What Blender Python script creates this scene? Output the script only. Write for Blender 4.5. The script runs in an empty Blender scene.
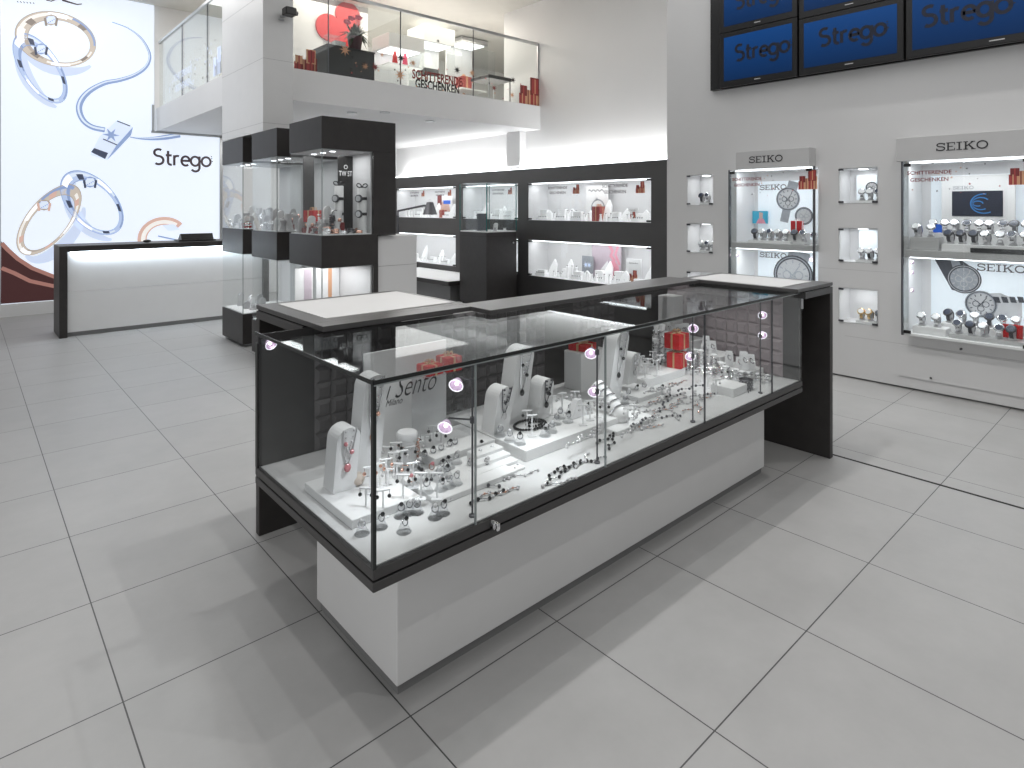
import bpy, math, random
from mathutils import Vector, Matrix
random.seed(7)
sc = bpy.context.scene
COL = sc.collection
PI = math.pi

# ------------------------------------------------ camera model (used for the camera and for measuring real planes)
F, CX, YH, CH = 613.0, 512.0, 207.5, 1.45
AR = math.atan(683/613.)
FW = (math.cos(AR), math.sin(AR)); RT = (math.sin(AR), -math.cos(AR))
def ray(px, py):
    a = (px-CX)/F; b = (YH-py)/F
    return FW[0]+a*RT[0], FW[1]+a*RT[1], b
def at_z(px, py, z):
    r = ray(px, py); t = (z-CH)/r[2]; return (r[0]*t, r[1]*t, z)
def at_x(px, py, x):
    r = ray(px, py); t = x/r[0]; return (x, r[1]*t, CH+r[2]*t)
def at_y(px, py, y):
    r = ray(px, py); t = y/r[1]; return (r[0]*t, y, CH+r[2]*t)

# ------------------------------------------------ materials
def mat(name, col, rough=0.5, metal=0.0, emit=0.0, ecol=None, var=0.0, vscale=6.0, spec=0.5, bump=0.0):
    m = bpy.data.materials.new(name); m.use_nodes = True
    nt = m.node_tree; b = nt.nodes['Principled BSDF']
    b.inputs['Base Color'].default_value = (*col, 1)
    b.inputs['Roughness'].default_value = rough
    b.inputs['Metallic'].default_value = metal
    b.inputs['Specular IOR Level'].default_value = spec
    if emit:
        b.inputs['Emission Color'].default_value = (*(ecol or col), 1)
        b.inputs['Emission Strength'].default_value = emit
    if var:
        tc = nt.nodes.new('ShaderNodeTexCoord'); n = nt.nodes.new('ShaderNodeTexNoise')
        n.inputs['Scale'].default_value = vscale; n.inputs['Detail'].default_value = 5
        r = nt.nodes.new('ShaderNodeMapRange')
        r.inputs['From Min'].default_value = .3; r.inputs['From Max'].default_value = .7
        r.inputs['To Min'].default_value = 1-var; r.inputs['To Max'].default_value = 1+var
        mx = nt.nodes.new('ShaderNodeVectorMath'); mx.operation = 'SCALE'
        mx.inputs[0].default_value = col
        nt.links.new(tc.outputs['Object'], n.inputs['Vector'])
        nt.links.new(n.outputs['Fac'], r.inputs['Value'])
        nt.links.new(r.outputs['Result'], mx.inputs['Scale'])
        nt.links.new(mx.outputs[0], b.inputs['Base Color'])
        if bump:
            bp = nt.nodes.new('ShaderNodeBump'); bp.inputs['Strength'].default_value = bump
            nt.links.new(n.outputs['Fac'], bp.inputs['Height']); nt.links.new(bp.outputs[0], b.inputs['Normal'])
    return m

def glass_mat(name, tint=(.93, .97, .96), ior=1.5, boost=1.0):
    m = bpy.data.materials.new(name); m.use_nodes = True
    nt = m.node_tree; nt.nodes.clear()
    o = nt.nodes.new('ShaderNodeOutputMaterial'); mix = nt.nodes.new('ShaderNodeMixShader')
    t = nt.nodes.new('ShaderNodeBsdfTransparent'); t.inputs[0].default_value = (*tint, 1)
    g = nt.nodes.new('ShaderNodeBsdfGlossy'); g.inputs['Roughness'].default_value = 0.0
    g.inputs['Color'].default_value = (.95, .97, .97, 1)
    f = nt.nodes.new('ShaderNodeLayerWeight'); f.inputs['Blend'].default_value = .5   # Facing = 1-cos, same from both sides
    pw = nt.nodes.new('ShaderNodeMath'); pw.operation = 'POWER'; pw.inputs[1].default_value = 5.0
    f0 = ((ior-1)/(ior+1))**2
    mu = nt.nodes.new('ShaderNodeMath'); mu.operation = 'MULTIPLY_ADD'; mu.inputs[1].default_value = (1-f0)*boost*.8; mu.inputs[2].default_value = f0*boost*.8; mu.use_clamp = True
    nt.links.new(f.outputs['Facing'], pw.inputs[0]); nt.links.new(pw.outputs[0], mu.inputs[0]); nt.links.new(mu.outputs[0], mix.inputs[0])
    nt.links.new(t.outputs[0], mix.inputs[1]); nt.links.new(g.outputs[0], mix.inputs[2])
    nt.links.new(mix.outputs[0], o.inputs[0])
    return m

def floor_mat():
    m = bpy.data.materials.new('grey_floor_tiles'); m.use_nodes = True
    nt = m.node_tree; b = nt.nodes['Principled BSDF']; L = nt.links
    tc = nt.nodes.new('ShaderNodeTexCoord'); mp = nt.nodes.new('ShaderNodeMapping')
    mp.inputs['Location'].default_value = (-.352+6, -.284+6.05, 0)
    br = nt.nodes.new('ShaderNodeTexBrick'); br.offset = 0; br.squash = 1
    br.inputs['Scale'].default_value = 1; br.inputs['Brick Width'].default_value = .6
    br.inputs['Row Height'].default_value = .605; br.inputs['Mortar Size'].default_value = .0022
    br.inputs['Mortar Smooth'].default_value = .1; br.inputs['Bias'].default_value = 0
    br.inputs['Color1'].default_value = (.362, .360, .357, 1); br.inputs['Color2'].default_value = (.382, .380, .377, 1)
    br.inputs['Mortar'].default_value = (.055, .055, .055, 1)
    n = nt.nodes.new('ShaderNodeTexNoise'); n.inputs['Scale'].default_value = 3.2; n.inputs['Detail'].default_value = 9; n.inputs['Roughness'].default_value = .65
    r = nt.nodes.new('ShaderNodeMapRange'); r.inputs['From Min'].default_value = .3; r.inputs['From Max'].default_value = .7
    r.inputs['To Min'].default_value = .93; r.inputs['To Max'].default_value = 1.07
    sv = nt.nodes.new('ShaderNodeVectorMath'); sv.operation = 'SCALE'
    r2 = nt.nodes.new('ShaderNodeMapRange'); r2.inputs['To Min'].default_value = .34; r2.inputs['To Max'].default_value = .48
    bp = nt.nodes.new('ShaderNodeBump'); bp.inputs['Strength'].default_value = .25; bp.inputs['Distance'].default_value = .002; bp.invert = True
    L.new(tc.outputs['Object'], mp.inputs[0]); L.new(mp.outputs[0], br.inputs['Vector']); L.new(tc.outputs['Object'], n.inputs['Vector'])
    L.new(n.outputs['Fac'], r.inputs['Value']); L.new(br.outputs['Color'], sv.inputs[0]); L.new(r.outputs[0], sv.inputs['Scale'])
    L.new(sv.outputs[0], b.inputs['Base Color']); L.new(n.outputs['Fac'], r2.inputs['Value']); L.new(r2.outputs[0], b.inputs['Roughness'])
    L.new(br.outputs['Fac'], bp.inputs['Height']); L.new(bp.outputs[0], b.inputs['Normal'])
    return m

def wall_mat(name, col, seams_z=(), rough=.45):
    m = mat(name, col, rough, var=.02, vscale=1.2)
    return m

W = {}
W['floor'] = floor_mat()
W['wall'] = wall_mat('light_grey_wall_panel', (.62, .62, .62))
W['wallw'] = wall_mat('white_painted_wall', (.84, .84, .84))
W['ceil'] = mat('ceiling_paint', (.62, .61, .58), .8, var=.02)
W['white'] = mat('white_laminate', (.78, .78, .775), .35, var=.012)
W['whitem'] = mat('matte_white', (.80, .80, .80), .6, var=.01)
W['pad'] = mat('white_counter_pad', (.56, .56, .56), .55, var=.01)
W['dark'] = mat('dark_espresso_laminate', (.030, .027, .026), .42, var=.12, vscale=14)
W['darkg'] = mat('dark_grey_laminate', (.052, .051, .052), .38, var=.06, vscale=10)
W['slab'] = mat('charcoal_counter_top', (.066, .064, .064), .30, var=.06, vscale=20)
W['edge'] = mat('charcoal_edge_profile', (.05, .048, .048), .4, var=.05)
W['black'] = mat('black_panel', (.014, .013, .013), .3, var=.05)
W['groove'] = mat('black_groove', (.006, .006, .006), .7)
W['metal'] = mat('brushed_steel', (.55, .56, .57), .28, 1.0, var=.03, vscale=30)
W['chrome'] = mat('polished_silver', (.80, .80, .82), .12, 1.0, var=.01)
W['darkmetal'] = mat('dark_steel', (.12, .12, .13), .35, 1.0, var=.02)
W['shelfwall'] = mat('dark_grey_shelving_wall', (.066, .064, .064), .42, var=.05, vscale=5)
W['seam'] = mat('faint_panel_joint', (.46,.46,.46), .6, var=.01)
W['caseg'] = mat('grey_white_liner', (.60,.60,.61), .6, var=.02)
W['dfloor'] = mat('case_floor_card', (.60,.60,.60), .55, var=.04, vscale=9)
W['stand'] = mat('pale_grey_plastic', (.45,.45,.46), .3, var=.02)
W['kick'] = mat('grey_plinth', (.22, .22, .22), .5, var=.03)
W['tuft'] = mat('quilted_mauve_grey_leather', (.36, .31, .325), .4, var=.05, vscale=30)
W['tuftd'] = mat('quilted_charcoal_leather', (.085, .078, .08), .42, var=.05, vscale=30)
W['glass'] = glass_mat('clear_glass', (.955, .965, .965), 1.45, .9)
W['glasst'] = glass_mat('top_glass', (.90, .91, .91), 1.5, .55)
W['glassd'] = glass_mat('side_glass', (.90, .91, .915), 1.4, .45)
W['greenedge'] = mat('sea_green_glass_edge', (.03, .16, .15), .15, var=.02)
W['glassb'] = glass_mat('balustrade_glass', (.95, .965, .96), 1.45, 1.1)
W['edgeglass'] = mat('dark_glass_edge', (.006, .009, .009), .15, spec=.6, var=.02)
W['lightedge'] = mat('pale_glass_edge', (.30, .33, .33), .15, var=.02)
W['cond'] = mat('white_gloss', (.85, .85, .86), .2, var=.01)
W['bwhite'] = mat('bright_white_display', (.93,.93,.94), .5, emit=.10, ecol=(1,1,1), var=.01)  # slight emission stands in for lamp light on the white displays
W['acryl'] = glass_mat('clear_acrylic', (.90, .905, .91), 1.5, 1.2)
W['red'] = mat('red_gift_wrap', (.55, .012, .015), .25, var=.15, vscale=40)
W['ribbon'] = mat('gold_ribbon', (.62, .42, .22), .3, .3, var=.05)
W['gold'] = mat('gold_metal', (.80, .55, .25), .2, 1.0, var=.02)
W['rose'] = mat('rose_gold', (.75, .45, .35), .25, 1.0, var=.02)
W['blackst'] = mat('black_stone', (.012, .012, .014), .1, var=.02)
W['pearl'] = mat('grey_pearl', (.62, .61, .62), .15, var=.02)
W['gem'] = mat('pink_stone', (.55, .2, .22), .1, var=.03)
W['steelbl'] = mat('dark_blue_dial', (.03, .04, .07), .2, var=.05)
W['dialw'] = mat('silver_dial', (.75, .76, .78), .25, .3, var=.05)
W['leaf'] = mat('dark_green_leaf', (.03, .055, .022), .5, var=.25, vscale=12)
W['pot'] = mat('plum_pot', (.075, .02, .03), .25, var=.05)
W['flower'] = mat('pink_flower', (.75, .08, .16), .5, var=.1)
W['heart'] = mat('red_heart_paint', (.50, .02, .025), .4, var=.04)
W['redglow'] = mat('printed_red', (.38, .055, .05), .5, var=.05)
W['orange'] = mat('printed_orange', (.62, .34, .20), .5, var=.05)
W['maroon'] = mat('printed_maroon', (.20, .03, .03), .5, var=.05)
W['ink'] = mat('black_ink', (.02, .02, .022), .4, var=.02)
W['inkg'] = mat('grey_ink', (.10, .09, .10), .5, var=.02)
W['poster'] = None
W['led'] = mat('led_strip', (1, 1, 1), .5, emit=3.5, ecol=(.93, .97, 1))
W['ledsoft'] = mat('soft_led', (1, 1, 1), .5, emit=2.2, ecol=(1, 1, 1))
W['bulb'] = mat('lit_bulb', (1, 1, 1), .3, emit=5, ecol=(1, .90, .88))
W['dichro'] = mat('dichroic_reflector', (.62, .52, .66), .15, .3, emit=.28, ecol=(.70, .48, .70), var=.5, vscale=80)
W['rim'] = mat('glowing_rim', (.9,.9,.95), .3, emit=1.1, ecol=(.95,.93,1))
W['litwhite'] = mat('lit_white_back_panel', (.72, .72, .73), .6, emit=.04, ecol=(1, 1, 1), var=.01)  # faint emission puts the case lighting into the liner colour
W['screen'] = None
W['bezel'] = mat('black_tv_bezel', (.012, .012, .013), .3, var=.03)
W['bluecard'] = mat('blue_card', (.02, .12, .62), .5, emit=.15, ecol=(.02, .15, .8), var=.03)
W['cyan'] = mat('cyan_card', (.05, .42, .62), .5, var=.03)
W['skin'] = mat('printed_skin_tone', (.62, .42, .36), .6, var=.08)
W['pinkp'] = mat('printed_pink', (.72, .30, .38), .5, var=.1, vscale=20)
W['lilac'] = mat('printed_lilac', (.52, .44, .50), .5, var=.06, vscale=8)
W['navy'] = mat('printed_navy', (.018, .022, .04), .4, var=.1)
W['pgrey'] = mat('printed_grey', (.34, .36, .39), .5, var=.1, vscale=30)
W['pdark'] = mat('printed_dark', (.07, .075, .09), .5, var=.1, vscale=30)
W['plight'] = mat('printed_pale_blue', (.78, .84, .88), .5, emit=.25, ecol=(.85, .92, 1), var=.02)
W['signgrey'] = mat('sign_box_grey', (.50, .50, .50), .35, var=.01)
W['leather'] = mat('black_leather', (.02, .02, .022), .4, var=.05)
W['beige'] = mat('beige_stone', (.60, .52, .45), .5, var=.1)

def emis(name, c, s, var=.0):
    return mat(name, tuple(x*.35 for x in c), .35, emit=s, ecol=c, var=var)
# back-lit poster inks
W['pw'] = emis('backlit_pale_blue', (.83, .90, 1.0), .88)
W['pgold1'] = emis('backlit_champagne', (.66, .58, .50), .72)
W['pgold2'] = emis('backlit_champagne_light', (.90, .87, .83), .85)
W['pgold3'] = emis('backlit_bronze_shadow', (.38, .32, .28), .5)
W['pw2'] = emis('backlit_highlight', (.95,.97,1), 1.0)
W['pgold4'] = emis('backlit_dark_champagne', (.56,.48,.42), .6)
W['psil4'] = emis('backlit_mid_blue', (.52,.64,.90), .74)
W['psil1'] = emis('backlit_steel_blue', (.34, .46, .76), .62)
W['psil2'] = emis('backlit_silver_light', (.74, .83, .98), .82)
W['psil3'] = emis('backlit_slate', (.10, .12, .20), .4)
W['prose'] = emis('backlit_rose', (.78, .52, .44), .7)
W['pshadow'] = emis('backlit_soft_shadow', (.66, .75, .95), .78)
W['pbrown'] = emis('backlit_brown', (.085, .03, .03), .5)
W['psalmon'] = emis('backlit_salmon', (.50, .24, .20), .55)
W['pink'] = emis('backlit_dark_ink', (.09, .06, .075), .4)

def screen_mat():
    m = bpy.data.materials.new('blue_tv_screen'); m.use_nodes = True
    nt = m.node_tree; b = nt.nodes['Principled BSDF']; L = nt.links
    tc = nt.nodes.new('ShaderNodeTexCoord'); sp = nt.nodes.new('ShaderNodeSeparateXYZ')
    cr = nt.nodes.new('ShaderNodeValToRGB')
    cr.color_ramp.elements[0].color = (.003, .022, .080, 1); cr.color_ramp.elements[1].color = (.006, .052, .195, 1)
    n = nt.nodes.new('ShaderNodeTexNoise'); n.inputs['Scale'].default_value = 2
    L.new(tc.outputs['Generated'], sp.inputs[0]); L.new(sp.outputs['Z'], cr.inputs[0])
    L.new(cr.outputs[0], b.inputs['Emission Color']); b.inputs['Emission Strength'].default_value = 1.0
    b.inputs['Base Color'].default_value = (.002, .004, .012, 1); b.inputs['Roughness'].default_value = .25; b.inputs['Specular IOR Level'].default_value = .15
    return m
W['screen'] = screen_mat()

# ------------------------------------------------ mesh accumulator
class MB:
    def __init__(s): s.v = []; s.f = []; s.mi = []; s.m = 0
    def add(s, vs, fs):
        b = len(s.v); s.v += [tuple(v) for v in vs]
        for f in fs: s.f.append(tuple(b+i for i in f)); s.mi.append(s.m)
        return s
    def box(s, x0, x1, y0, y1, z0, z1, bev=0.0):
        if x1 < x0: x0, x1 = x1, x0
        if y1 < y0: y0, y1 = y1, y0
        if bev <= 0:
            return s.add([(x0,y0,z0),(x1,y0,z0),(x1,y1,z0),(x0,y1,z0),(x0,y0,z1),(x1,y0,z1),(x1,y1,z1),(x0,y1,z1)],
                         [(0,3,2,1),(4,5,6,7),(0,1,5,4),(1,2,6,5),(2,3,7,6),(3,0,4,7)])
        b = min(bev, (x1-x0)/2.1, (y1-y0)/2.1, (z1-z0)/2.1)
        def ring(z, i): return [(x0+i+b,y0+i,z),(x1-i-b,y0+i,z),(x1-i,y0+i+b,z),(x1-i,y1-i-b,z),(x1-i-b,y1-i,z),(x0+i+b,y1-i,z),(x0+i,y1-i-b,z),(x0+i,y0+i+b,z)]
        vs = ring(z0, b*.7)+ring(z0+b, 0)+ring(z1-b, 0)+ring(z1, b*.7)
        fs = [tuple(range(7,-1,-1)), tuple(range(24,32))]
        for k in range(3):
            for i in range(8):
                j = (i+1) % 8; fs.append((k*8+i, k*8+j, (k+1)*8+j, (k+1)*8+i))
        return s.add(vs, fs)
    def quad(s, a, b, c, d): return s.add([a,b,c,d], [(0,1,2,3)])
    def frame_axes(s, d):
        d = Vector(d).normalized(); u = d.orthogonal().normalized(); return u, d.cross(u)
    def cyl(s, p0, p1, r, n=10, r2=None, caps=True):
        p0 = Vector(p0); p1 = Vector(p1); r2 = r if r2 is None else r2
        u, w = s.frame_axes(p1-p0)
        vs = []
        for p, q in ((p0, r), (p1, r2)):
            for i in range(n):
                a = 2*PI*i/n; vs.append(p+u*(q*math.cos(a))+w*(q*math.sin(a)))
        fs = [(i, (i+1) % n, n+(i+1) % n, n+i) for i in range(n)]
        if caps: fs += [tuple(range(n-1,-1,-1)), tuple(range(n,2*n))]
        return s.add(vs, fs)
    def tube(s, pts, r, n=6, closed=False):
        pts = [Vector(p) for p in pts]; N = len(pts); vs = []; fs = []
        for k, p in enumerate(pts):
            a = pts[(k-1) % N] if closed or k > 0 else p; b = pts[(k+1) % N] if closed or k < N-1 else p
            d = (b-a).normalized()
            ref = Vector((0,0,1)) if abs(d.z) < .9 else Vector((1,0,0))
            u = d.cross(ref).normalized(); w = d.cross(u)
            rr = r(k/(N-1)) if callable(r) else r
            for i in range(n):
                t = 2*PI*i/n; vs.append(p+u*rr*math.cos(t)+w*rr*math.sin(t))
        for k in range(N if closed else N-1):
            for i in range(n):
                a = k*n+i; b = k*n+(i+1) % n; c = ((k+1) % N)*n+(i+1) % n; d = ((k+1) % N)*n+i
                fs.append((a,b,c,d))
        if not closed: fs += [tuple(range(n-1,-1,-1)), tuple(range((N-1)*n, N*n))]
        return s.add(vs, fs)
    def lathe(s, prof, c=(0,0,0), n=16, axis='z', tilt=None):
        vs = []; N = len(prof)
        for r, z in prof:
            for i in range(n):
                a = 2*PI*i/n; v = Vector((r*math.cos(a), r*math.sin(a), z))
                if tilt is not None: v = tilt @ v
                vs.append((c[0]+v[0], c[1]+v[1], c[2]+v[2]))
        fs = []
        for k in range(N-1):
            for i in range(n): fs.append((k*n+i, k*n+(i+1) % n, (k+1)*n+(i+1) % n, (k+1)*n+i))
        if prof[0][0] > 1e-4: fs.append(tuple(range(n-1,-1,-1)))
        if prof[-1][0] > 1e-4: fs.append(tuple(range((N-1)*n, N*n)))
        return s.add(vs, fs)
    def sph(s, c, r, n=10, m=6, sc3=(1,1,1)):
        vs = [(c[0],c[1],c[2]-r*sc3[2])]
        for j in range(1, m):
            t = PI*j/m
            for i in range(n):
                a = 2*PI*i/n
                vs.append((c[0]+r*sc3[0]*math.sin(t)*math.cos(a), c[1]+r*sc3[1]*math.sin(t)*math.sin(a), c[2]-r*sc3[2]*math.cos(t)))
        vs.append((c[0],c[1],c[2]+r*sc3[2])); e = len(vs)-1
        fs = [(0, 1+(i+1) % n, 1+i) for i in range(n)]
        for j in range(m-2):
            for i in range(n):
                a = 1+j*n
                fs.append((a+i, a+(i+1) % n, a+n+(i+1) % n, a+n+i))
        a = 1+(m-2)*n
        fs += [(a+i, a+(i+1) % n, e) for i in range(n)]
        return s.add(vs, fs)
    def torus(s, c, R, r, n=18, k=6, rot=None, sy=1.0):
        pts = []
        for i in range(n):
            a = 2*PI*i/n; v = Vector((R*math.cos(a), R*sy*math.sin(a), 0))
            if rot is not None: v = rot @ v
            pts.append(Vector(c)+v)
        return s.tube(pts, r, k, closed=True)
    def extr(s, poly, o, U, V, N, h):
        n = len(poly); o = Vector(o); U = Vector(U); V = Vector(V); N = Vector(N)
        vs = [o+U*a+V*b for a, b in poly]+[o+U*a+V*b+N*h for a, b in poly]
        fs = [tuple(range(n-1,-1,-1)), tuple(range(n,2*n))]+[(i,(i+1) % n,n+(i+1) % n,n+i) for i in range(n)]
        return s.add(vs, fs)

WL = {}
def finish(o, root=None):
    pass
def build(mb, name, mats, parent=None, label=None, smooth=False, cat=None, group=None, kind=None, local=False, origin=None):
    me = bpy.data.meshes.new(name)
    vs = mb.v
    if local: og = Vector((0,0,0)); wl = None
    else:
        xs = [v[0] for v in vs]; ys = [v[1] for v in vs]; zs = [v[2] for v in vs]
        og = Vector(origin) if origin else Vector(((min(xs)+max(xs))/2, (min(ys)+max(ys))/2, min(zs)))
    me.from_pydata([tuple(Vector(v)-og) for v in vs], [], mb.f)
    if not isinstance(mats, (list, tuple)): mats = [mats]
    for m in mats: me.materials.append(W[m] if isinstance(m, str) else m)
    for i, p in enumerate(me.polygons):
        p.material_index = min(mb.mi[i], len(mats)-1); p.use_smooth = smooth
    me.update()
    o = bpy.data.objects.new(name, me); COL.objects.link(o)
    if smooth:
        try: me.set_sharp_from_angle(angle=math.radians(40))
        except Exception: pass
    if parent is not None:
        o.parent = parent
        o.location = og if local else og-WL[parent]
    else: o.location = og
    WL[o] = Vector((0,0,0)) if local else og
    if label: o['label'] = label
    if cat: o['category'] = cat
    if group: o['group'] = group
    if kind: o['kind'] = kind
    return o
def thing(name, label, cat, loc, group=None):
    o = bpy.data.objects.new(name, None); COL.objects.link(o); o.empty_display_size = .05
    o.location = loc; WL[o] = Vector(loc)
    o['label'] = label; o['category'] = cat
    if group: o['group'] = group
    return o
def struct(mb, name, mats, **k): return build(mb, name, mats, kind='structure', **k)
USED = set()
def dup(root, loc, rz=0.0, label=None, group=None, scale=1.0):
    first = root not in USED
    if first: USED.add(root); r = root
    else:
        r = root.copy(); COL.objects.link(r)
        for ch in list(root.children):
            c = ch.copy(); COL.objects.link(c); c.parent = r
            for g in ch.children:
                d = g.copy(); COL.objects.link(d); d.parent = c
    r.location = loc; r.rotation_euler = (0,0,rz); r.scale = (scale,)*3
    if label: r['label'] = label
    if group: r['group'] = group
    return r

# ------------------------------------------------ lettering and flat printing on real planes
class Plane:
    """a plane with origin, U (to the viewer's right), V up, N towards the viewer"""
    def __init__(s, o, facing):
        s.o = Vector(o); s.V = Vector((0,0,1))
        if facing == '-x': s.U = Vector((0,-1,0)); s.N = Vector((-1,0,0))
        else: s.U = Vector((1,0,0)); s.N = Vector((0,-1,0))
        s.facing = facing
    def p(s, u, v, n=0.0): return s.o+s.U*u+s.V*v+s.N*n
def arc(cx, cy, r, a0, a1, n=14, ry=None):
    ry = r if ry is None else ry
    return [(cx+r*math.cos(math.radians(a0+(a1-a0)*i/n)), cy+ry*math.sin(math.radians(a0+(a1-a0)*i/n))) for i in range(n+1)]
def ribbon(mb, P, pts, w, n=0.002, closed=False):
    N = len(pts); L = []; R = []
    for k in range(N):
        a = pts[(k-1) % N] if closed or k > 0 else pts[k]; b = pts[(k+1) % N] if closed or k < N-1 else pts[k]
        dx, dy = b[0]-a[0], b[1]-a[1]; l = math.hypot(dx, dy) or 1
        ww = w(k/max(1,N-1)) if callable(w) else w
        nx, ny = -dy/l*ww/2, dx/l*ww/2
        L.append(P.p(pts[k][0]+nx, pts[k][1]+ny, n)); R.append(P.p(pts[k][0]-nx, pts[k][1]-ny, n))
    b = L+R; fs = [(i, N+i, N+(i+1) % N, (i+1) % N) for i in range(N if closed else N-1)]
    mb.add(b, fs)
def poly(mb, P, pts, n=0.002):
    a = sum(pts[i][0]*pts[(i+1)%len(pts)][1]-pts[(i+1)%len(pts)][0]*pts[i][1] for i in range(len(pts)))
    if a < 0: pts = pts[::-1]
    mb.add([P.p(u, v, n) for u, v in pts], [tuple(range(len(pts)))])
def text_into(mb, P, s, size, u, v, n=0.002, shear=0.0, bold=0.0, sx=1.0, align='LEFT', width=None):
    cu = bpy.data.curves.new('lettering', 'FONT'); cu.body = s; cu.size = size; cu.shear = shear; cu.offset = bold*size
    cu.align_x = align; cu.resolution_u = 3
    ob = bpy.data.objects.new('lettering', cu); COL.objects.link(ob)
    bpy.context.view_layer.update()
    me = bpy.data.meshes.new_from_object(ob.evaluated_get(bpy.context.evaluated_depsgraph_get()))
    vs = [v_.co.copy() for v_ in me.vertices]
    if width and vs:
        w0 = max(c.x for c in vs)-min(c.x for c in vs); sx = width/w0
    mb.add([P.p(u+c.x*sx, v+c.y, n) for c in vs], [tuple(p.vertices) for p in me.polygons])
    bpy.data.objects.remove(ob); bpy.data.meshes.remove(me); bpy.data.curves.remove(cu)
def strego(mb, P, u, v, w, n=0.003, stroke=.13):
    """the word Strego in a light geometric hand; w = total width, v = baseline"""
    k = w/5.35; cnt = [0]
    def S(pts, closed=False):
        cnt[0] += 1; ribbon(mb, P, [(u+a*k, v+b*k) for a, b in pts], stroke*k*1.0, n+.0003*cnt[0], closed)
    S(arc(.47,1.23,.37,50,270,12,.33)+arc(.47,.5,.42,90,-130,14,.40)[1:])
    S([(1.3,1.45),(1.3,.35)]+arc(1.55,.35,.25,180,290,6)); S([(1.1,1.02),(1.62,1.02)])
    S([(1.85,.05),(1.85,1.05)]); S([(1.85,.7)]+arc(2.13,.72,.28,170,60,6))
    S([(2.5,.55),(3.24,.55)]+arc(2.87,.53,.37,5,310,18,.46))
    S(arc(3.75,.55,.40,0,360,20,.46), True); S([(4.15,1.05),(4.15,-.1)]+arc(3.77,-.1,.38,0,-150,10,.38))
    S(arc(4.78,.55,.42,0,360,20,.46), True)
    for a, b in ((5.32,.9),(5.38,.6),(5.30,1.1)): poly(mb, P, [(u+(a+.05*x)*k, v+(b+.05*y)*k) for x, y in ((-1,-1),(1,-1),(1,1),(-1,1))], n)
def seiko(mb, P, u, v, w, n=0.003):
    """the word SEIKO in wide slab capitals"""
    k = w/5.3; cnt = [0]
    def S(pts, ww, closed=False):
        cnt[0] += 1; ribbon(mb, P, [(u+a*k, v+b*k) for a, b in pts], ww*k, n+.00012*cnt[0], closed)
    def B(a, b, c, d):
        cnt[0] += 1; poly(mb, P, [(u+a*k,v+c*k),(u+b*k,v+c*k),(u+b*k,v+d*k),(u+a*k,v+d*k)], n+.00012*cnt[0])
    S(arc(.5,.74,.38,10,270,14,.21)+arc(.5,.29,.42,90,-170,14,.24)[1:], .14); B(.86,.95,.66,.98); B(.03,.12,.02,.34)
    B(1.2,1.37,0,1); B(1.08,2.0,.9,1); B(1.08,2.0,0,.1); B(1.3,1.78,.45,.55); B(1.92,2.0,.7,1); B(1.92,2.0,0,.3)
    B(2.35,2.52,0,1); B(2.15,2.72,.9,1); B(2.15,2.72,0,.1)
    B(3.0,3.17,0,1); B(2.85,3.32,.9,1); B(2.85,3.32,0,.1); S([(3.15,.42),(3.82,.95)], .12); S([(3.38,.6),(3.85,.05)], .17); B(3.6,4.02,.9,1); B(3.62,4.08,0,.1)
    S(arc(4.72,.5,.5,0,360,28,.44), .15, True)
def star(mb, P, u, v, r, n=.003, k=8):
    pts = []
    for i in range(2*k):
        a = PI*i/k; q = r if i % 2 == 0 else r*.35
        pts.append((u+q*math.cos(a), v+q*math.sin(a)))
    c = P.p(u, v, n); vs = [c]+[P.p(a, b, n) for a, b in pts]
    mb.add(vs, [(0, 1+i, 1+(i+1) % (2*k)) for i in range(2*k)])
def gifts_print(mb, P, u, v, s, mats=(0,1,2)):
    """little stack of printed presents, lower-left corner at u,v, s wide"""
    for a, b, w, h, m in ((0,0,.3,.45,0),(.05,.38,.32,.35,2),(.28,.0,.28,.6,1),(.54,0,.3,.5,0),(.52,.45,.42,.6,2),(.6,.5,.3,.5,0),(.8,0,.2,.7,1)):
        mb.m = mats[m]; poly(mb, P, [(u+a*s,v+b*s),(u+(a+w)*s,v+b*s),(u+(a+w)*s,v+(b+h)*s),(u+a*s,v+(b+h)*s)], .003+.0004*(a+b))
        mb.m = mats[(m+1) % 3]; poly(mb, P, [(u+(a+w*.42)*s,v+b*s),(u+(a+w*.58)*s,v+b*s),(u+(a+w*.58)*s,v+(b+h)*s),(u+(a+w*.42)*s,v+(b+h)*s)], .0045+.0004*(a+b))
def sticker(parent, P, u, v, w, dots=10, tw=.6):
    """SCHITTERENDE GESCHENKEN with presents and confetti, on glass"""
    mb = MB()
    text_into(mb, P, 'SCHITTERENDE', w*tw*.135, u, v, .003, bold=.02, width=w*tw)
    text_into(mb, P, 'GESCHENKEN', w*tw*.135, u+w*tw*.07, v-w*tw*.19, .003, bold=.02, width=w*tw*.86)
    o = build(mb, 'sticker_lettering', 'maroon' if tw < .5 else 'inkg', parent)
    mb = MB(); gifts_print(mb, P, u+w*.78, v-w*.12, w*.20); build(mb, 'present_sticker', ['redglow','orange','maroon'], parent)
    rr = random.Random(int(w*1000)); mb = MB()
    for i in range(dots):
        mb.m = rr.choice((0,1,2)); star(mb, P, u+rr.uniform(0,1)*w, v+w*rr.uniform(-.2,.12), w*rr.uniform(.006,.013))
    return build(mb, 'star_sticker', ['redglow','orange','ink'], parent)

# ================================================= SETTING
struct(MB().box(-3.5,9.6,-3.5,10.9,-.12,0), 'floor', 'floor', origin=(0,0,0))
struct(MB().box(-3.5,9.6,-2.5,10.9,4.52,4.62), 'ceiling', 'ceil')
struct(MB().box(-3.5,6.4,10.56,10.8,0,4.52), 'wall_back', 'wallw')
struct(MB().box(6.4,9.6,10.56,10.8,2.95,4.52), 'wall_back_upper', 'wallw')

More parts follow.
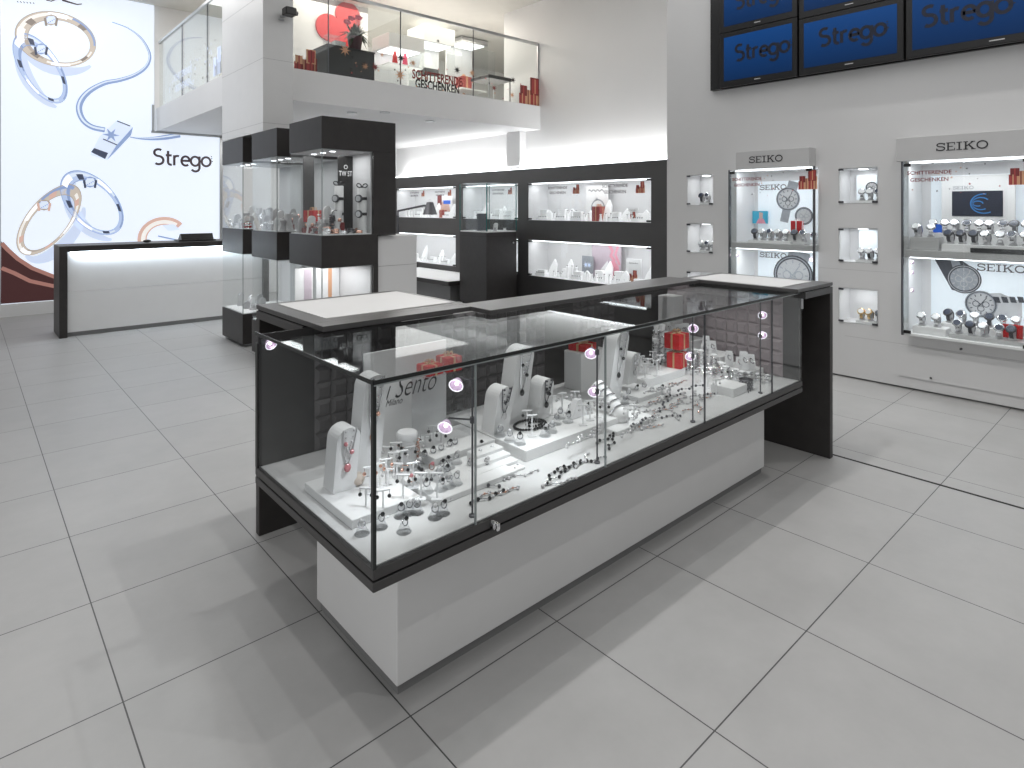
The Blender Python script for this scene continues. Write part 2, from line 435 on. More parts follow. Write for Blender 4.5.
def wall_holes(mb, X0, X1, Y0, Y1, Z0, Z1, holes):
    ys = sorted(set([Y0,Y1]+[h[0] for h in holes]+[h[1] for h in holes])); zs = sorted(set([Z0,Z1]+[h[2] for h in holes]+[h[3] for h in holes]))
    ins = lambda y,z: any(h[0] < y < h[1] and h[2] < z < h[3] for h in holes)
    for i in range(len(ys)-1):
        for j in range(len(zs)-1):
            y = (ys[i]+ys[i+1])/2; z = (zs[j]+zs[j+1])/2
            if ins(y, z): continue
            a,b,c,d = ys[i],ys[i+1],zs[j],zs[j+1]
            mb.quad((X0,b,c),(X0,a,c),(X0,a,d),(X0,b,d)); mb.quad((X1,a,c),(X1,b,c),(X1,b,d),(X1,a,d))
    def rim(a,b,c,d,fl):
        q = [((X0,a,c),(X1,a,c),(X1,a,d),(X0,a,d)),((X0,b,c),(X0,b,d),(X1,b,d),(X1,b,c)),((X0,a,c),(X0,b,c),(X1,b,c),(X1,a,c)),((X0,a,d),(X1,a,d),(X1,b,d),(X0,b,d))]
        for t in q: mb.quad(*(t if not fl else t[::-1]))
    rim(Y0,Y1,Z0,Z1,False)
    for h in holes: rim(*h, True)
# -- right wall (watch wall), X = 5.62
XR = 5.62
NICHES = []   # (ya, yb, za, zb)
for za, zb in ((1.485,1.785),(.985,1.275),(.47,.765)): NICHES.append((1.745,2.047,za,zb))
for za, zb in ((1.475,1.785),(.985,1.285),(.48,.79)): NICHES.append((3.235,3.53,za,zb))
CASES = [(2.215,2.99,.45,1.81),(.745,1.531,.45,1.81)]
HEADS = [(2.24,2.92),(.70,1.574)]
mb = MB(); wall_holes(mb, XR, 6.12, -3.5, 3.777, .015, 4.52, NICHES+CASES)
struct(mb, 'wall_right', 'wall')
struct(MB().box(XR+.03,6.10,-3.5,3.76,0,.015), 'baseboard_right', 'kick')
mb = MB()   # thin panel joints
for z in (.86,1.42,1.86,2.62): pass
mb.box(XR-.0008,XR+.002,-3.5,2.0,.353,.356); mb.box(XR-.0008,XR+.002,1.6,2.21,.92,.923)
struct(mb, 'trim_1', 'seam')
mb = MB().box(XR-.012,XR,-3.5,1.60,.10,.345); struct(mb, 'trim_2', 'wall')
# -- dark shelving wall and the white wall above it, X = 6.4
XD = 6.40
struct(MB().box(XD,XD+.2,3.777,7.32,2.04,4.52).box(XD,XD+.2,7.32,10.56,2.04,2.607), 'wall_far_right', 'wallw')
SHELF = [(4.49,6.70,1.26,1.815),(6.93,8.32,1.26,1.815),(8.52,10.45,1.26,1.815),(4.49,6.70,.43,.965),(6.93,8.32,.43,.965),(8.52,10.45,.43,.965)]
mb = MB(); wall_holes(mb, XD-.06, XD+.5, 3.777, 10.56, 0, 2.03, SHELF)
struct(mb, 'wall_shelving', 'shelfwall')
struct(MB().box(XR+.5,XD+.6,3.70,3.777,0,4.52), 'wall_return', 'wall')
# pilaster below the balcony
struct(MB().box(6.28,6.40,6.82,7.12,2.045,2.605), 'pilaster', 'wallw')
# hidden light cove on top of dark shelving
struct(MB().box(XD-.05,XD-.01,3.85,10.5,2.035,2.05), 'trim_3', 'led')
# -- column
mb = MB().box(2.2,2.50,6.11,7.38,2.20,4.52)
struct(mb, 'column', 'white')
mb = MB()
for z in (2.285,2.92,3.55,4.18): mb.box(2.199,2.501,6.109,7.381,z-.0015,z+.0015)
struct(mb, 'trim_4', 'seam')
# -- floor track
struct(MB().box(3.795,3.812,-3.5,1.42,-.001,.0015), 'trim_5', 'groove')
# -- balcony slab
ZB0, ZB1 = 2.607, 2.955
mb = MB().box(2.50,6.40,6.50,10.56,ZB0,ZB1).box(2.2,2.50,7.38,10.56,ZB0,ZB1).box(6.40,9.6,7.32,10.56,ZB0,ZB1)
struct(mb, 'slab_balcony', 'wallw')
# inner wall on the upper floor behind the heart
struct(MB().box(2.58,4.66,8.52,8.66,ZB1,4.52), 'wall_upper', 'wall')
struct(MB().box(9.5,9.6,7.32,10.56,ZB1,4.52), 'wall_upper_end', 'wallw')
struct(MB().box(6.6,9.5,7.2,7.32,ZB1,4.52), 'wall_upper_front', 'wallw')
# recessed downlights under the balcony
for k, (px, py) in enumerate(((352,112.5),(385,112),(430,121))):
    x, y, _ = at_z(px, py, ZB0)
    t = thing('recessed_light', ['round recessed downlight in the balcony soffit nearest the black tower','round recessed downlight in the balcony soffit, middle of three','round recessed downlight in the balcony soffit nearest the shelving wall'][k], 'light', (x,y,ZB0-.012), 'downlights under the balcony')
    build(MB().lathe([(.045,.0),(.062,.0),(.062,.012),(.045,.012)], (x,y,ZB0-.012), 20), 'ring_trim', 'metal', t)
    build(MB().lathe([(.0,.004),(.045,.004),(.045,.011),(0,.011)], (x,y,ZB0-.012), 20), 'lens', 'ledsoft', t)

# ================================================= BACK-LIT POSTER
YP = 10.50
t = thing('wall_poster', 'huge backlit jewellery poster with rings on the back wall', 'poster', (1.7,YP+.05,.175))
def wp(px, py, y=YP):   # poster plane coordinates
    q = at_y(px, py, y); return q[0], q[2]
PP = Plane((0,YP,0), '-y')
build(MB().box(.38,2.16,YP,YP+.05,.175,4.5).box(2.16,3.09,YP,YP+.05,.175,2.60), 'light_panel', 'pw', t)
build(MB().box(.34,.38,YP-.02,YP+.05,.175,4.5).box(3.09,3.13,YP-.02,YP+.05,.175,2.60).box(2.12,3.13,YP-.02,YP,2.575,2.606).box(2.13,2.16,YP-.02,YP,2.6,3.0), 'poster_frame', 'metal', t)
def ell(cx, cy, a, b, ang, n=40, a0=0, a1=360):
    o = []
    for i in range(n+1):
        q = math.radians(a0+(a1-a0)*i/n); x = a*math.cos(q); y = b*math.sin(q); g = math.radians(ang)
        o.append(wp(cx+x*math.cos(g)-y*math.sin(g), cy+x*math.sin(g)+y*math.cos(g)))
    return o
PXS = .0176*1.0   # metres per pixel on the poster plane (about)
def ring_print(cx, cy, a, b, ang, wid, cols, gem, phase, label):
    wid *= 1.12; mb = MB(); N = 48
    def pe(q, k=1.0, dx=0, dy=0):
        x = a*k*math.cos(q); y = b*k*math.sin(q); g = math.radians(ang)
        return (cx+dx+x*math.cos(g)-y*math.sin(g), cy+dy+x*math.sin(g)+y*math.cos(g))
    def band(i0, i1, w0, w1, n, m, off=0.0):
        mb.m = m; L = []; R_ = []
        for i in range(i0, i1+1):
            q = 2*PI*i/N; t_ = .5+.5*math.cos(q-phase); ww = wid*(.45+.75*t_)
            L.append(PP.p(*wp(*pe(q, 1+ (ww*w0)/a)), n)); R_.append(PP.p(*wp(*pe(q, 1+(ww*w1)/a)), n))
        k = len(L); mb.add(L+R_, [(j, k+j, k+j+1, j+1) for j in range(k-1)])
    mb.m = 3; ribbon(mb, PP, [wp(*pe(2*PI*i/N, 1.02, 5, 6)) for i in range(4, 26)], lambda t_: PXS*(2+7*math.sin(PI*t_)), .0015)
    band(0, N, -.66, .54, .0030, 0); band(1, 13, -.30, .10, .0036, 1); band(24, 38, -.10, .30, .0036, 1); band(14, 23, -.62, -.25, .0036, 6); band(38, 47, .05, .4, .0036, 7)
    band(0, N, .44, .54, .0040, 6); band(0, N, -.66, -.58, .0040, 6)
    for q in (3, 15, 27, 40): band(q, q+2, -.55, .1, .0044, 2)
    for q in (8, 21, 33): band(q, q+4, -.30, .35, .0046, 5)
    gx_, gy_ = gem
    mb.m = 6; poly(mb, PP, [wp(gx_+7.5*math.cos(q*PI/4), gy_+5.6*math.sin(q*PI/4)) for q in range(8)], .0055)
    mb.m = 4; poly(mb, PP, [wp(gx_+6*math.cos(q*PI/3), gy_+4.4*math.sin(q*PI/3)) for q in range(6)], .006)
    mb.m = 7
    for q in range(6): poly(mb, PP, [wp(gx_-5+q*1.8+j, gy_-3+(q*5) % 6+i) for j, i in ((0,0),(1.6,.4),(.8,1.6))], .007)
    mb.m = 2
    for q in (-6,6): ribbon(mb, PP, [wp(gx_+q*.8, gy_+6), wp(gx_+q, gy_-2)], PXS*1.5, .0075)
    build(mb, 'printed_ring', [cols[0], cols[1], cols[2], 'pshadow', 'psil2', cols[3], cols[4], 'psil1'], t, label=label)
ring_print(57,40,37,24,14,9,('pgold1','pgold2','pgold3','pw2','pgold4'),(51,20),3.6,'champagne gold ring at the poster top')
ring_print(41,70,36,17,56,9,('psil4','psil2','psil3','pw2','psil1'),(41,49),3.4,'silver ring leaning at the poster top')
ring_print(93,204,35,21,46,8,('psil4','psil2','psil3','pw2','psil1'),(90,182),3.2,'silver ring standing lower on the poster')
ring_print(49,221,39,19,-49,9,('pgold1','pgold2','prose','pw2','pgold4'),(44,205),5.2,'rose gold ring standing lower on the poster')
mb = MB(); mb.m = 0
ribbon(mb, PP, ell(163,238,21,17,-10,24,150,330), PXS*7, .003); mb.m = 1; ribbon(mb, PP, ell(163,238,20,16,-10,24,150,320), PXS*3.2, .004)
mb.m = 2; poly(mb, PP, [wp(162,225),wp(174,224),wp(180,230),wp(168,231)], .006); mb.m = 3; ribbon(mb, PP, [wp(158,236),wp(172,239),wp(182,241)], PXS*1.2, .005)
build(mb, 'printed_ring', ['prose','pgold2','psil2','psil1'], t, label='small open ring behind the reception counter')
cable = [(112,22),(128,28),(140,37),(147,47),(150,57),(146,67),(135,75),(120,80),(105,83),(91,90),(82,99),(79,109),(83,120),(92,127),(105,130)]
def smooth_pts(P_, k=5):
    o = []
    for i in range(len(P_)-1):
        a, b, c, d = P_[max(i-1,0)], P_[i], P_[i+1], P_[min(i+2,len(P_)-1)]
        for j in range(k):
            q = j/k; o.append(tuple(.5*(2*b[m]+(c[m]-a[m])*q+(2*a[m]-5*b[m]+4*c[m]-d[m])*q*q+(3*b[m]-a[m]-3*c[m]+d[m])*q**3) for m in (0,1)))
    return o+[P_[-1]]
cable2 = [(130,137),(142,138.5),(155,138.5),(168,137),(180,135)]
cable = smooth_pts(cable); cable2 = smooth_pts(cable2)
mb = MB(); mb.m = 0
for c in (cable, cable2): ribbon(mb, PP, [wp(*q) for q in c], lambda t_: PXS*(.8+3.4*min(1,t_*1.4)), .003)
mb.m = 1
for c in (cable, cable2): ribbon(mb, PP, [wp(a-.6, b-.6) for a, b in c], lambda t_: PXS*(.3+1.3*t_), .004)
mb.m = 1; poly(mb, PP, [wp(90,155),(wp(99,137)),(wp(117,120)),(wp(133,127)),(wp(107,160))], .005)
mb.m = 0; poly(mb, PP, [wp(107,160),wp(116,146),wp(133,127),wp(131,135),wp(116,151)], .006)
mb.m = 2; poly(mb, PP, [wp(91,152),wp(94,148),wp(108,153),wp(105,159)], .007); ribbon(mb, PP, [wp(103,139),wp(117,145)], PXS*.9, .007)
ribbon(mb, PP, [wp(117,121),wp(130,126)], PXS*.9, .007)
mb.m = 0; star(mb, PP, *wp(111,135), PXS*6, .0078, 6)
build(mb, 'printed_necklace', ['psil1','psil2','psil3'], t)
mb = MB(); a = wp(153,165); b = wp(212,165); strego(mb, PP, a[0], a[1], b[0]-a[0], .004, .215)
build(mb, 'poster_lettering', 'pink', t)
mb = MB(); ribbon(mb, PP, [wp(62,0),wp(70,2.5),wp(77,4.5),wp(82,4)], lambda t_: PXS*(1.6-.9*t_), .004); ribbon(mb, PP, [wp(46,0),wp(51,1.2),wp(57,-1)], PXS*.8, .004)
for k in range(6): ribbon(mb, PP, [wp(17+k*3.2,1+k*.3), wp(18.3+k*3.2,2.6+k*.3)], PXS*.5, .004)
build(mb, 'script_lettering', 'pink', t)
mb = MB(); P_ = [(0,241),(8,249),(18,259),(32,268),(54,277),(54,300),(0,304)]
x0 = .381
def cl(q): u, v = wp(*q); return (max(u, x0), v)
mb.m = 0; poly(mb, PP, [cl((1,241)),cl((8,250)),cl((18,259)),cl((32,268)),cl((60,279)),wp(100,290),wp(100,296.5),(x0,.18)], .003)
mb.m = 1; ribbon(mb, PP, [cl((1.5,243)),cl((8,250)),cl((18,259)),cl((32,268)),cl((60,279)),wp(100,290)], PXS*2.8, .004)
ribbon(mb, PP, [cl((1.5,268)),cl((14,273)),cl((30,281)),cl((60,287.5)),wp(100,293)], PXS*2.8, .004)
build(mb, 'printed_swoosh', ['pbrown','psalmon'], t, label='brown curved band at the poster foot')
struct(MB().box(-3.5,3.2,YP-.01,10.56,0,.17), 'baseboard_back', 'white')

# ================================================= RECEPTION COUNTER
t = thing('reception_counter', 'white reception counter with black frame below the ring poster', 'counter', (1.9,8.65,0))
yc0, yc1 = 8.37, 8.92
build(MB().box(.80,.875,yc0,yc1,0,1.02,.003), 'side_panel', 'dark', t)
build(MB().box(3.02,3.095,yc0,yc1,0,1.02,.003), 'side_panel', 'dark', t)
build(MB().box(.875,3.02,yc0,yc1,.955,1.02,.003), 'counter_top', 'dark', t)
build(MB().box(.875,3.02,yc0+.05,yc0+.09,.05,.50), 'front_panel', 'white', t)
build(MB().box(.875,3.02,yc0+.05,yc0+.09,.505,.93), 'front_panel', 'white', t)
build(MB().box(.88,3.01,yc0+.07,yc0+.12,0,.05), 'plinth', 'kick', t)
build(MB().box(.90,3.0,yc0+.012,yc0+.035,.943,.955), 'light_strip', mat('cool_led_strip', (1,1,1), .5, emit=14, ecol=(.80,.91,1)), t)
x, y, _ = at_z(188, 243, 1.02); y = 8.62; x = 2.27
t = thing('cash_display', 'low black pay terminal with a tilted screen on the reception counter', 'terminal', (x,y,1.021))
build(MB().box(x-.24,x+.20,y-.09,y+.15,1.021,1.040,.006), 'base', 'black', t)
mb = MB(); mb.extr([(-.26,0),(.30,0),(.30,.012),(-.26,.012)], (x,y,1.045), (1,0,0), (0,.35,.94), (0,-.94,.35), .09)
mb = MB().add([(x-.20,y-.05,1.041),(x+.18,y-.05,1.041),(x+.18,y+.0,1.115),(x-.20,y+.0,1.115),(x-.20,y+.12,1.041),(x+.18,y+.12,1.041),(x+.18,y+.03,1.115),(x-.20,y+.03,1.115)],
 [(0,1,2,3),(5,4,7,6),(4,0,3,7),(1,5,6,2),(3,2,6,7),(0,4,5,1)])
build(mb, 'screen', 'black', t)
x, y, _ = at_z(165, 246, 1.021)
build(MB().sph((x,8.55,1.040), .045, 12, 8, (1,.6,.42)), 'computer_mouse', 'black', smooth=True, label='small black mouse on the reception counter beside the pay terminal', cat='mouse')

# ================================================= BLACK GLASS TOWERS
TW = [(2.16,6.575,7.24),(2.14,5.60,6.25),(2.125,4.63,5.275)]
names = ['black tower showcase farthest back against the white column','middle one of the three black tower showcases','black tower showcase closest to the counter, with a wide dark side wall']
ZT = (.03,.345,.967,1.225,1.921,2.18)
for k, (x0, y0, y1) in enumerate(TW):
    x1 = x0+(.45 if k < 2 else .46); xe = x0+.66
    t = thing('tower_showcase', names[k], 'showcase', ((x0+xe)/2,(y0+y1)/2,0), 'black tower showcases')
    if k == 2: xe = 2.80
    for nm, a, b in (('base_block',ZT[0],ZT[1]),('middle_block',ZT[2],ZT[3]),('top_block',ZT[4],ZT[5])):
        mb = MB().box(x0,(xe if (nm == 'top_block' or k < 2) else x1+.045),y0,y1,a,b,.002); build(mb, nm, 'dark', t)
    build(MB().box(x0+.05,xe-.05,y0+.05,y1-.05,0,ZT[0]), 'plinth', 'metal', t)
    if k == 2:
        build(MB().box(x1,x1+.045,y0,y1,ZT[1],ZT[2]), 'back_panel', 'dark', t); build(MB().box(x1,xe,y0,y1,ZT[3],ZT[4]).box(x1+.046,xe,y0,y1,ZT[3]-.012,ZT[3]), 'back_panel', 'dark', t)
        build(MB().box(x1-.012,x1,y0+.03,y1-.01,ZT[3],ZT[4]).box(x1-.012,x1,y0+.03,y1-.01,ZT[1],ZT[2]), 'white_liner', 'caseg', t)
        # lower white sign backs
    else:
        build(MB().box(xe-.03,xe,y0+.02,y1-.02,ZT[1],ZT[2]).box(xe-.03,xe,y0+.02,y1-.02,ZT[3],ZT[4]), 'back_panel', 'caseg', t)
    for a, b in ((ZT[1],ZT[2]),(ZT[3],ZT[4])):
        xx = x1 if k == 2 else xe
        g = build(MB().box(x0+.004,x0+.010,y0+.006,y1-.006,a,b), 'glass_pane', 'glass', t)
        g = build(MB().box(x0+.012,xx-.002,y0+.004,y0+.010,a,b), 'glass_pane', 'glass', t)
        build(MB().box(x0+.001,x0+.009,y0+.001,y0+.006,a,b), 'glass_edge', 'lightedge', t)
        build(MB().box(x0+.012,xx-.005,y0+.012,y1-.005,b-.006,b-.001), 'ceiling_panel', 'caseg', t)
        for q in range(3): build(MB().lathe([(0,-.004),(.022,-.004),(.025,0)], (x0+.16,y0+.14+.18*q,b-.0065), 12), 'downlight', 'led', t)
        build(MB().box(x0+.012,xx-.014,y0+.012,y1-.012,a,a+.008), 'shelf_board', 'whitem', t)
# low grey cabinets behind the towers
mb = MB().box(2.637,3.035,4.66,5.27,.05,1.205,.002).box(2.835,3.035,5.27,7.38,.05,1.205,.002)
t = thing('low_cabinet', 'low light grey panelled cabinet behind the black towers', 'cabinet', (2.92,6.0,0))
build(mb, 'carcass', 'wall', t); build(MB().box(2.636,3.0355,4.659,5.2,.945,.948), 'panel_joint', 'kick', t); build(MB().box(2.87,3.0,4.75,7.36,0,.05), 'plinth', 'kick', t)

# ================================================= BALUSTRADES
t = thing('glass_balustrade', 'glass balcony balustrade with festive stickers on the long front side', 'balustrade', (4.5,6.53,ZB1), 'balcony balustrades')
YG = 6.53; zr = 3.86
xs = [2.51, 3.08, 4.02, 5.16, 6.37]
for i in range(4): build(MB().box(xs[i]+.004,xs[i+1]-.004,YG,YG+.012,ZB1-.01,zr), 'glass_pane', 'glassb', t)
for i in range(1,4): build(MB().box(xs[i]-.004,xs[i]+.004,YG-.001,YG+.013,ZB1-.01,zr), 'pane_joint', 'darkmetal', t)
build(MB().box(2.50,6.385,YG-.012,YG+.024,zr,zr+.035), 'handrail', 'metal', t)
build(MB().box(6.372,6.392,YG-.004,YG+.016,ZB1-.01,zr), 'end_post', 'metal', t)
PB = Plane((0,YG-.002,0), '-y')
def bp(px, py): q = at_y(px, py, YG-.002); return q[0], q[2]
mb = MB(); a = bp(412,78); b = bp(462,85.5); mb.m = 2
text_into(mb, PB, 'SCHITTERENDE', .16, a[0], a[1]-.0, .002, bold=.03, width=b[0]-a[0])
mb.m = 3
a2 = bp(415,85); text_into(mb, PB, 'GESCHENKEN', .16, a2[0], a2[1]-.03, .002, bold=.03, width=(b[0]-a[0])*.88)
build(mb, 'sticker_lettering', ['redglow','orange','maroon','ink'], t)
mb = MB()
for px, py, r, m in ((345,50,.075,1),(365,66,.05,1),(375,67,.055,2),(401,58,.06,3),(413,63,.05,1),(400,75,.075,1),(364,64,.04,3),(457,70,.06,3),(472,73,.055,1),(513,80,.055,3),(512,95,.05,1),(494,88,.05,2),(438,41,.03,3),(420,15,.03,3),(382,55,.03,1)):
    mb.m = m; star(mb, PB, *bp(px,py), r)
for i in range(48):
    mb.m = random.choice((0,1,3,3)); px = random.uniform(340,532); star(mb, PB, *bp(px, 52+(px-330)*.12+random.uniform(0,26)), random.uniform(.008,.022), .003, 5)
build(mb, 'star_sticker', ['redglow','orange','maroon','ink'], t)
mb = MB()
a = bp(519,106); gifts_print(mb, PB, a[0], a[1], bp(540,108)[0]-a[0]+.0)
build(mb, 'present_sticker', ['redglow','orange','maroon','ink'], t); mb = MB()
a = bp(294,72); gifts_print(mb, PB, a[0], a[1], .26, (0,2,1))
build(mb, 'present_sticker', ['redglow','orange','maroon','ink'], t)
t = thing('glass_balustrade', 'glass balcony balustrade beside the ring poster, left of the column', 'balustrade', (2.23,9,ZB1), 'balcony balustrades')
ys = [7.39, 8.05, 9.2, 10.48]
XG = 2.225
for i in range(3): build(MB().box(XG,XG+.012,ys[i]+.004,ys[i+1]-.004,ZB1-.01,3.93), 'glass_pane', 'glassb', t)
for i in range(0,3): build(MB().box(XG-.001,XG+.013,ys[i]-.004,ys[i]+.004,ZB1-.01,3.93), 'pane_joint', 'darkmetal', t)
build(MB().box(XG-.012,XG+.024,7.385,10.50,3.93,3.965), 'handrail', 'metal', t)
mb = MB(); PX_ = Plane((XG-.002,0,0), '-x')
for i in range(60):
    y = random.uniform(7.5,9.9); mb.m = random.choice((3,4,4)); star(mb, PX_, -y, ZB1+random.uniform(.05,.25+.35*(10-y)/2.5), random.uniform(.015,.03), .003, 5)
build(mb, 'star_sticker', ['redglow','orange','maroon','pgrey','pshadow'], t); mb = MB(); mb.m = 4; text_into(mb, PX_, 'SCHITTERENDE', .13, -9.6, 3.22, .003, width=.9); text_into(mb, PX_, 'GESCHENKEN', .13, -9.55, 3.06, .003, width=.8)
build(mb, 'sticker_lettering', ['redglow','orange','maroon','pgrey','pshadow'], t); mb = MB(); gifts_print(mb, PX_, -7.78, 3.0, .30, (4,3,4))
build(mb, 'present_sticker', ['redglow','orange','maroon','pgrey','pshadow'], t)

# ================================================= UPPER FLOOR OBJECTS
def up(px, py, y): q = at_y(px, py, y); return q
t = thing('side_cabinet', 'black cabinet standing on the balcony under the red heart', 'cabinet', (3.75,7.4,ZB1))
xa = at_y(327,80,7.25)[0]; xb = at_y(374.5,80,7.25)[0]; zt = 3.50
build(MB().box(xa,xb,7.25,7.75,ZB1+.03,zt-.02,.003), 'body', 'leather', t)
build(MB().box(xa-.01,xb+.01,7.24,7.77,zt-.02,zt,.003), 'top', 'black', t)
build(MB().box(xa+.02,xb-.02,7.27,7.73,ZB1,ZB1+.03), 'plinth', 'black', t)
build(MB().box((xa+xb)/2-.002,(xa+xb)/2+.002,7.2485,7.25,ZB1+.05,zt-.04), 'door_gap', 'darkg', t)
# heart
mb = MB(); pts = []
for i in range(48):
    q = 2*PI*i/48; hx = 16*math.sin(q)**3; hy = 13*math.cos(q)-5*math.cos(2*q)-2*math.cos(3*q)-math.cos(4*q)
    g = math.radians(38); pts.append((hx*math.cos(g)-hy*math.sin(g), hx*math.sin(g)+hy*math.cos(g)))
hc = at_y(342,27,8.50); s = .0245
mb.extr([(a*s, b*s) for a, b in pts], (hc[0],8.52,hc[2]), (1,0,0), (0,0,1), (0,-1,0), .03)
build(mb, 'wall_heart', 'heart', label='large flat red heart on the upper wall behind the potted plant', cat='decoration')
# plant
px0 = at_y(356,44,7.42); cx, cy = px0[0], 7.45
t = thing('potted_plant', 'leafy plant with pink flowers in a plum pot on the black cabinet', 'plant', (cx,cy,zt))
build(MB().lathe([(.07,0),(.075,.01),(.10,.19),(.105,.21),(.095,.21),(.085,.17),(0,.17)], (cx,cy,zt), 20), 'pot', 'pot', t, smooth=True)
mb = MB()
for i in range(46):
    a = random.uniform(0,2*PI); L = random.uniform(.14,.30); el = random.uniform(-.5,1.4); w = random.uniform(.018,.035)
    base = Vector((cx,cy,zt+.20)); d = Vector((math.cos(a)*math.cos(el*.7), math.sin(a)*math.cos(el*.7)*.7, .35+.5*math.sin(el))).normalized()
    sd = d.cross(Vector((0,0,1))).normalized()*w
    p1 = base+d*L*.5; p2 = base+d*L+Vector((0,0,-.10*(1.3-el)))
    mb.add([base, p1+sd, p2, p1-sd, p1+Vector((0,0,.01))], [(0,1,4),(1,2,4),(2,3,4),(3,0,4)])
build(mb, 'foliage', 'leaf', t)
mb = MB()
for i in range(9):
    a = random.uniform(0,6.28); e = (cx+random.uniform(-.02,.22), cy+random.uniform(-.08,.08), zt+random.uniform(.45,.62))
    mb.tube([(cx,cy,zt+.2),((cx+e[0])/2-.02,(cy+e[1])/2,zt+.38),e], .003, 5)
build(mb, 'twigs', 'pgrey', t)
for dx, dz in ((-.10,.42),(-.16,.36),(.0,.45)):
    mb = MB()
    for q in range(5):
        a = q*2*PI/5; mb.sph((cx+dx+.03*math.cos(a), cy-.10, zt+dz+.018*math.sin(a)), .024, 8, 5, (1.2,.5,.8))
    build(mb, 'flower', 'flower', t, smooth=True)
x = at_y(333,40,7.40)[0]
t = thing('glass_tray_box', 'small clear acrylic tray with white card on the black cabinet', 'box', (x,7.42,zt))
build(MB().box(x-.09,x+.08,7.36,7.50,zt,zt+.16,.004), 'shell', 'acryl', t); build(MB().box(x+.02,x+.17,7.38,7.48,zt,zt+.10), 'card', 'whitem', t)
# upper display units (white, lit)
def upper_unit(px, w, y0, ztop, zhead, label, items):
    x0 = at_y(px, 60, y0)[0]; t = thing('wall_showcase', label, 'showcase', (x0+w/2,y0+.25,ZB1), 'white lit showcases upstairs')
    build(MB().box(x0,x0+w,y0,y0+.5,zhead,ztop,.003), 'canopy', 'signgrey', t)
    build(MB().box(x0,x0+w,y0,y0+.5,ZB1,ZB1+.30,.003), 'base', 'whitem', t)
    build(MB().box(x0,x0+w,y0+.47,y0+.5,ZB1+.3,zhead), 'back_panel', 'litwhite', t)
    build(MB().box(x0,x0+w,y0,y0+.008,ZB1+.3,zhead), 'glass_pane', 'glass', t); build(MB().box(x0,x0+.008,y0+.01,y0+.46,ZB1+.3,zhead), 'glass_pane', 'glass', t)
    build(MB().box(x0+.05,x0+w-.05,y0+.05,y0+.42,zhead-.012,zhead-.004), 'light_panel', 'ledsoft', t)
    build(MB().box(x0+.01,x0+w-.01,y0+.02,y0+.46,ZB1+.62,ZB1+.64), 'shelf_board', 'whitem', t)
    return x0
x0 = upper_unit(389,.62,7.9,4.03,3.83,'white lit showcase upstairs directly right of the plant',0)
for k, (dx, c, nm) in enumerate(((.22,'red','deep red'),(.40,'flower','bright pink'))):
    mb = MB().lathe([(.035,0),(.045,.02),(.03,.16),(.012,.24),(.012,.27)], (x0+dx,8.1,ZB1+.641), 12)
    build(mb, 'perfume_bottle', c, smooth=True, label='%s tapered bottle in the upstairs showcase beside the plant' % nm, cat='bottle')
x0 = upper_unit(424,.62,8.3,4.42,4.15,'white lit showcase upstairs, middle one behind the balustrade lettering',0)
build(MB().box(x0+.12,x0+.40,8.45,8.66,ZB1+.641,ZB1+.80,.006), 'jewellery_box', 'darkg', label='dark grey box on the shelf of the middle upstairs showcase', cat='box')
build(MB().add([(x0+.10,8.5,ZB1+.802),(x0+.34,8.5,ZB1+.802),(x0+.34,8.62,ZB1+.802),(x0+.10,8.62,ZB1+.802),(x0+.14,8.55,ZB1+1.08),(x0+.30,8.57,ZB1+1.08)], [(0,3,2,1),(0,1,5,4),(1,2,5),(2,3,4,5),(3,0,4)]), 'necklace_bust', 'whitem', label='white necklace bust on the dark grey box upstairs', cat='display bust')
x0 = upper_unit(462,.60,8.7,4.50,4.42,'white lit showcase upstairs nearest the bare white wall',0)
for k, (dz, nm) in enumerate(((.30,'on the base'),(.645,'on the shelf'))):
    t = thing('gift_box', 'red present with orange bow %s of the farthest upstairs showcase' % nm, 'gift box', (x0+.2,8.9,ZB1+dz), 'red presents upstairs')
    build(MB().box(x0+.08,x0+.30,8.8,9.0,ZB1+dz,ZB1+dz+.22,.003), 'box', 'redglow', t)
    build(MB().box(x0+.17,x0+.21,8.797,9.003,ZB1+dz,ZB1+dz+.225).sph((x0+.19,8.9,ZB1+dz+.24), .04, 8, 5), 'bow', 'orange', t)
# chair upstairs
x, y = at_y(492,70,7.2)[0], 7.2
t = thing('visitor_chair', 'clear-backed chair with dark seat on the balcony behind the stickers', 'chair', (x,y,ZB1))
build(MB().box(x-.25,x+.22,y-.22,y+.22,ZB1+.42,ZB1+.47,.01), 'seat', 'leather', t)
build(MB().box(x-.22,x+.24,y+.2,y+.22,ZB1+.5,ZB1+.95,.01), 'backrest', 'acryl', t)
for sx in (-.22,.2):
    for sy in (-.19,.19): build(MB().cyl((x+sx,y+sy,ZB1),(x+sx,y+sy,ZB1+.42), .012, 8), 'leg', 'metal', t)
# security camera on the column
q = at_y(284,15,6.108); x, z = q[0], q[2]
t = thing('security_camera', 'small black and silver camera on a bracket high on the column', 'camera', (x,6.06,z))
build(MB().cyl((x-.03,6.108,z-.02),(x-.03,6.02,z-.04), .012, 8).lathe([(.03,0),(.03,.01)], (x-.03,6.1,z-.06), 10), 'bracket', 'metal', t)
build(MB().box(x-.05,x+.06,5.93,6.04,z-.035,z+.04,.008), 'body', 'black', t); build(MB().cyl((x+.06,5.98,z),(x+.085,5.98,z), .022, 12), 'lens', 'darkmetal', t)

# ================================================= TV WALL
XT = 5.56
t0 = thing('video_wall_frame', 'black mounting frame around the wall of six blue screens', 'frame', (XT,1.6,2.6))
build(MB().box(XT,XR,3.11,3.23,2.615,3.72).box(XT+.03,XR,-.9,3.11,2.615,3.72), 'frame_body', 'bezel', t0)
TVY = [(3.11,2.362),(2.348,1.535),(1.52,.40)]
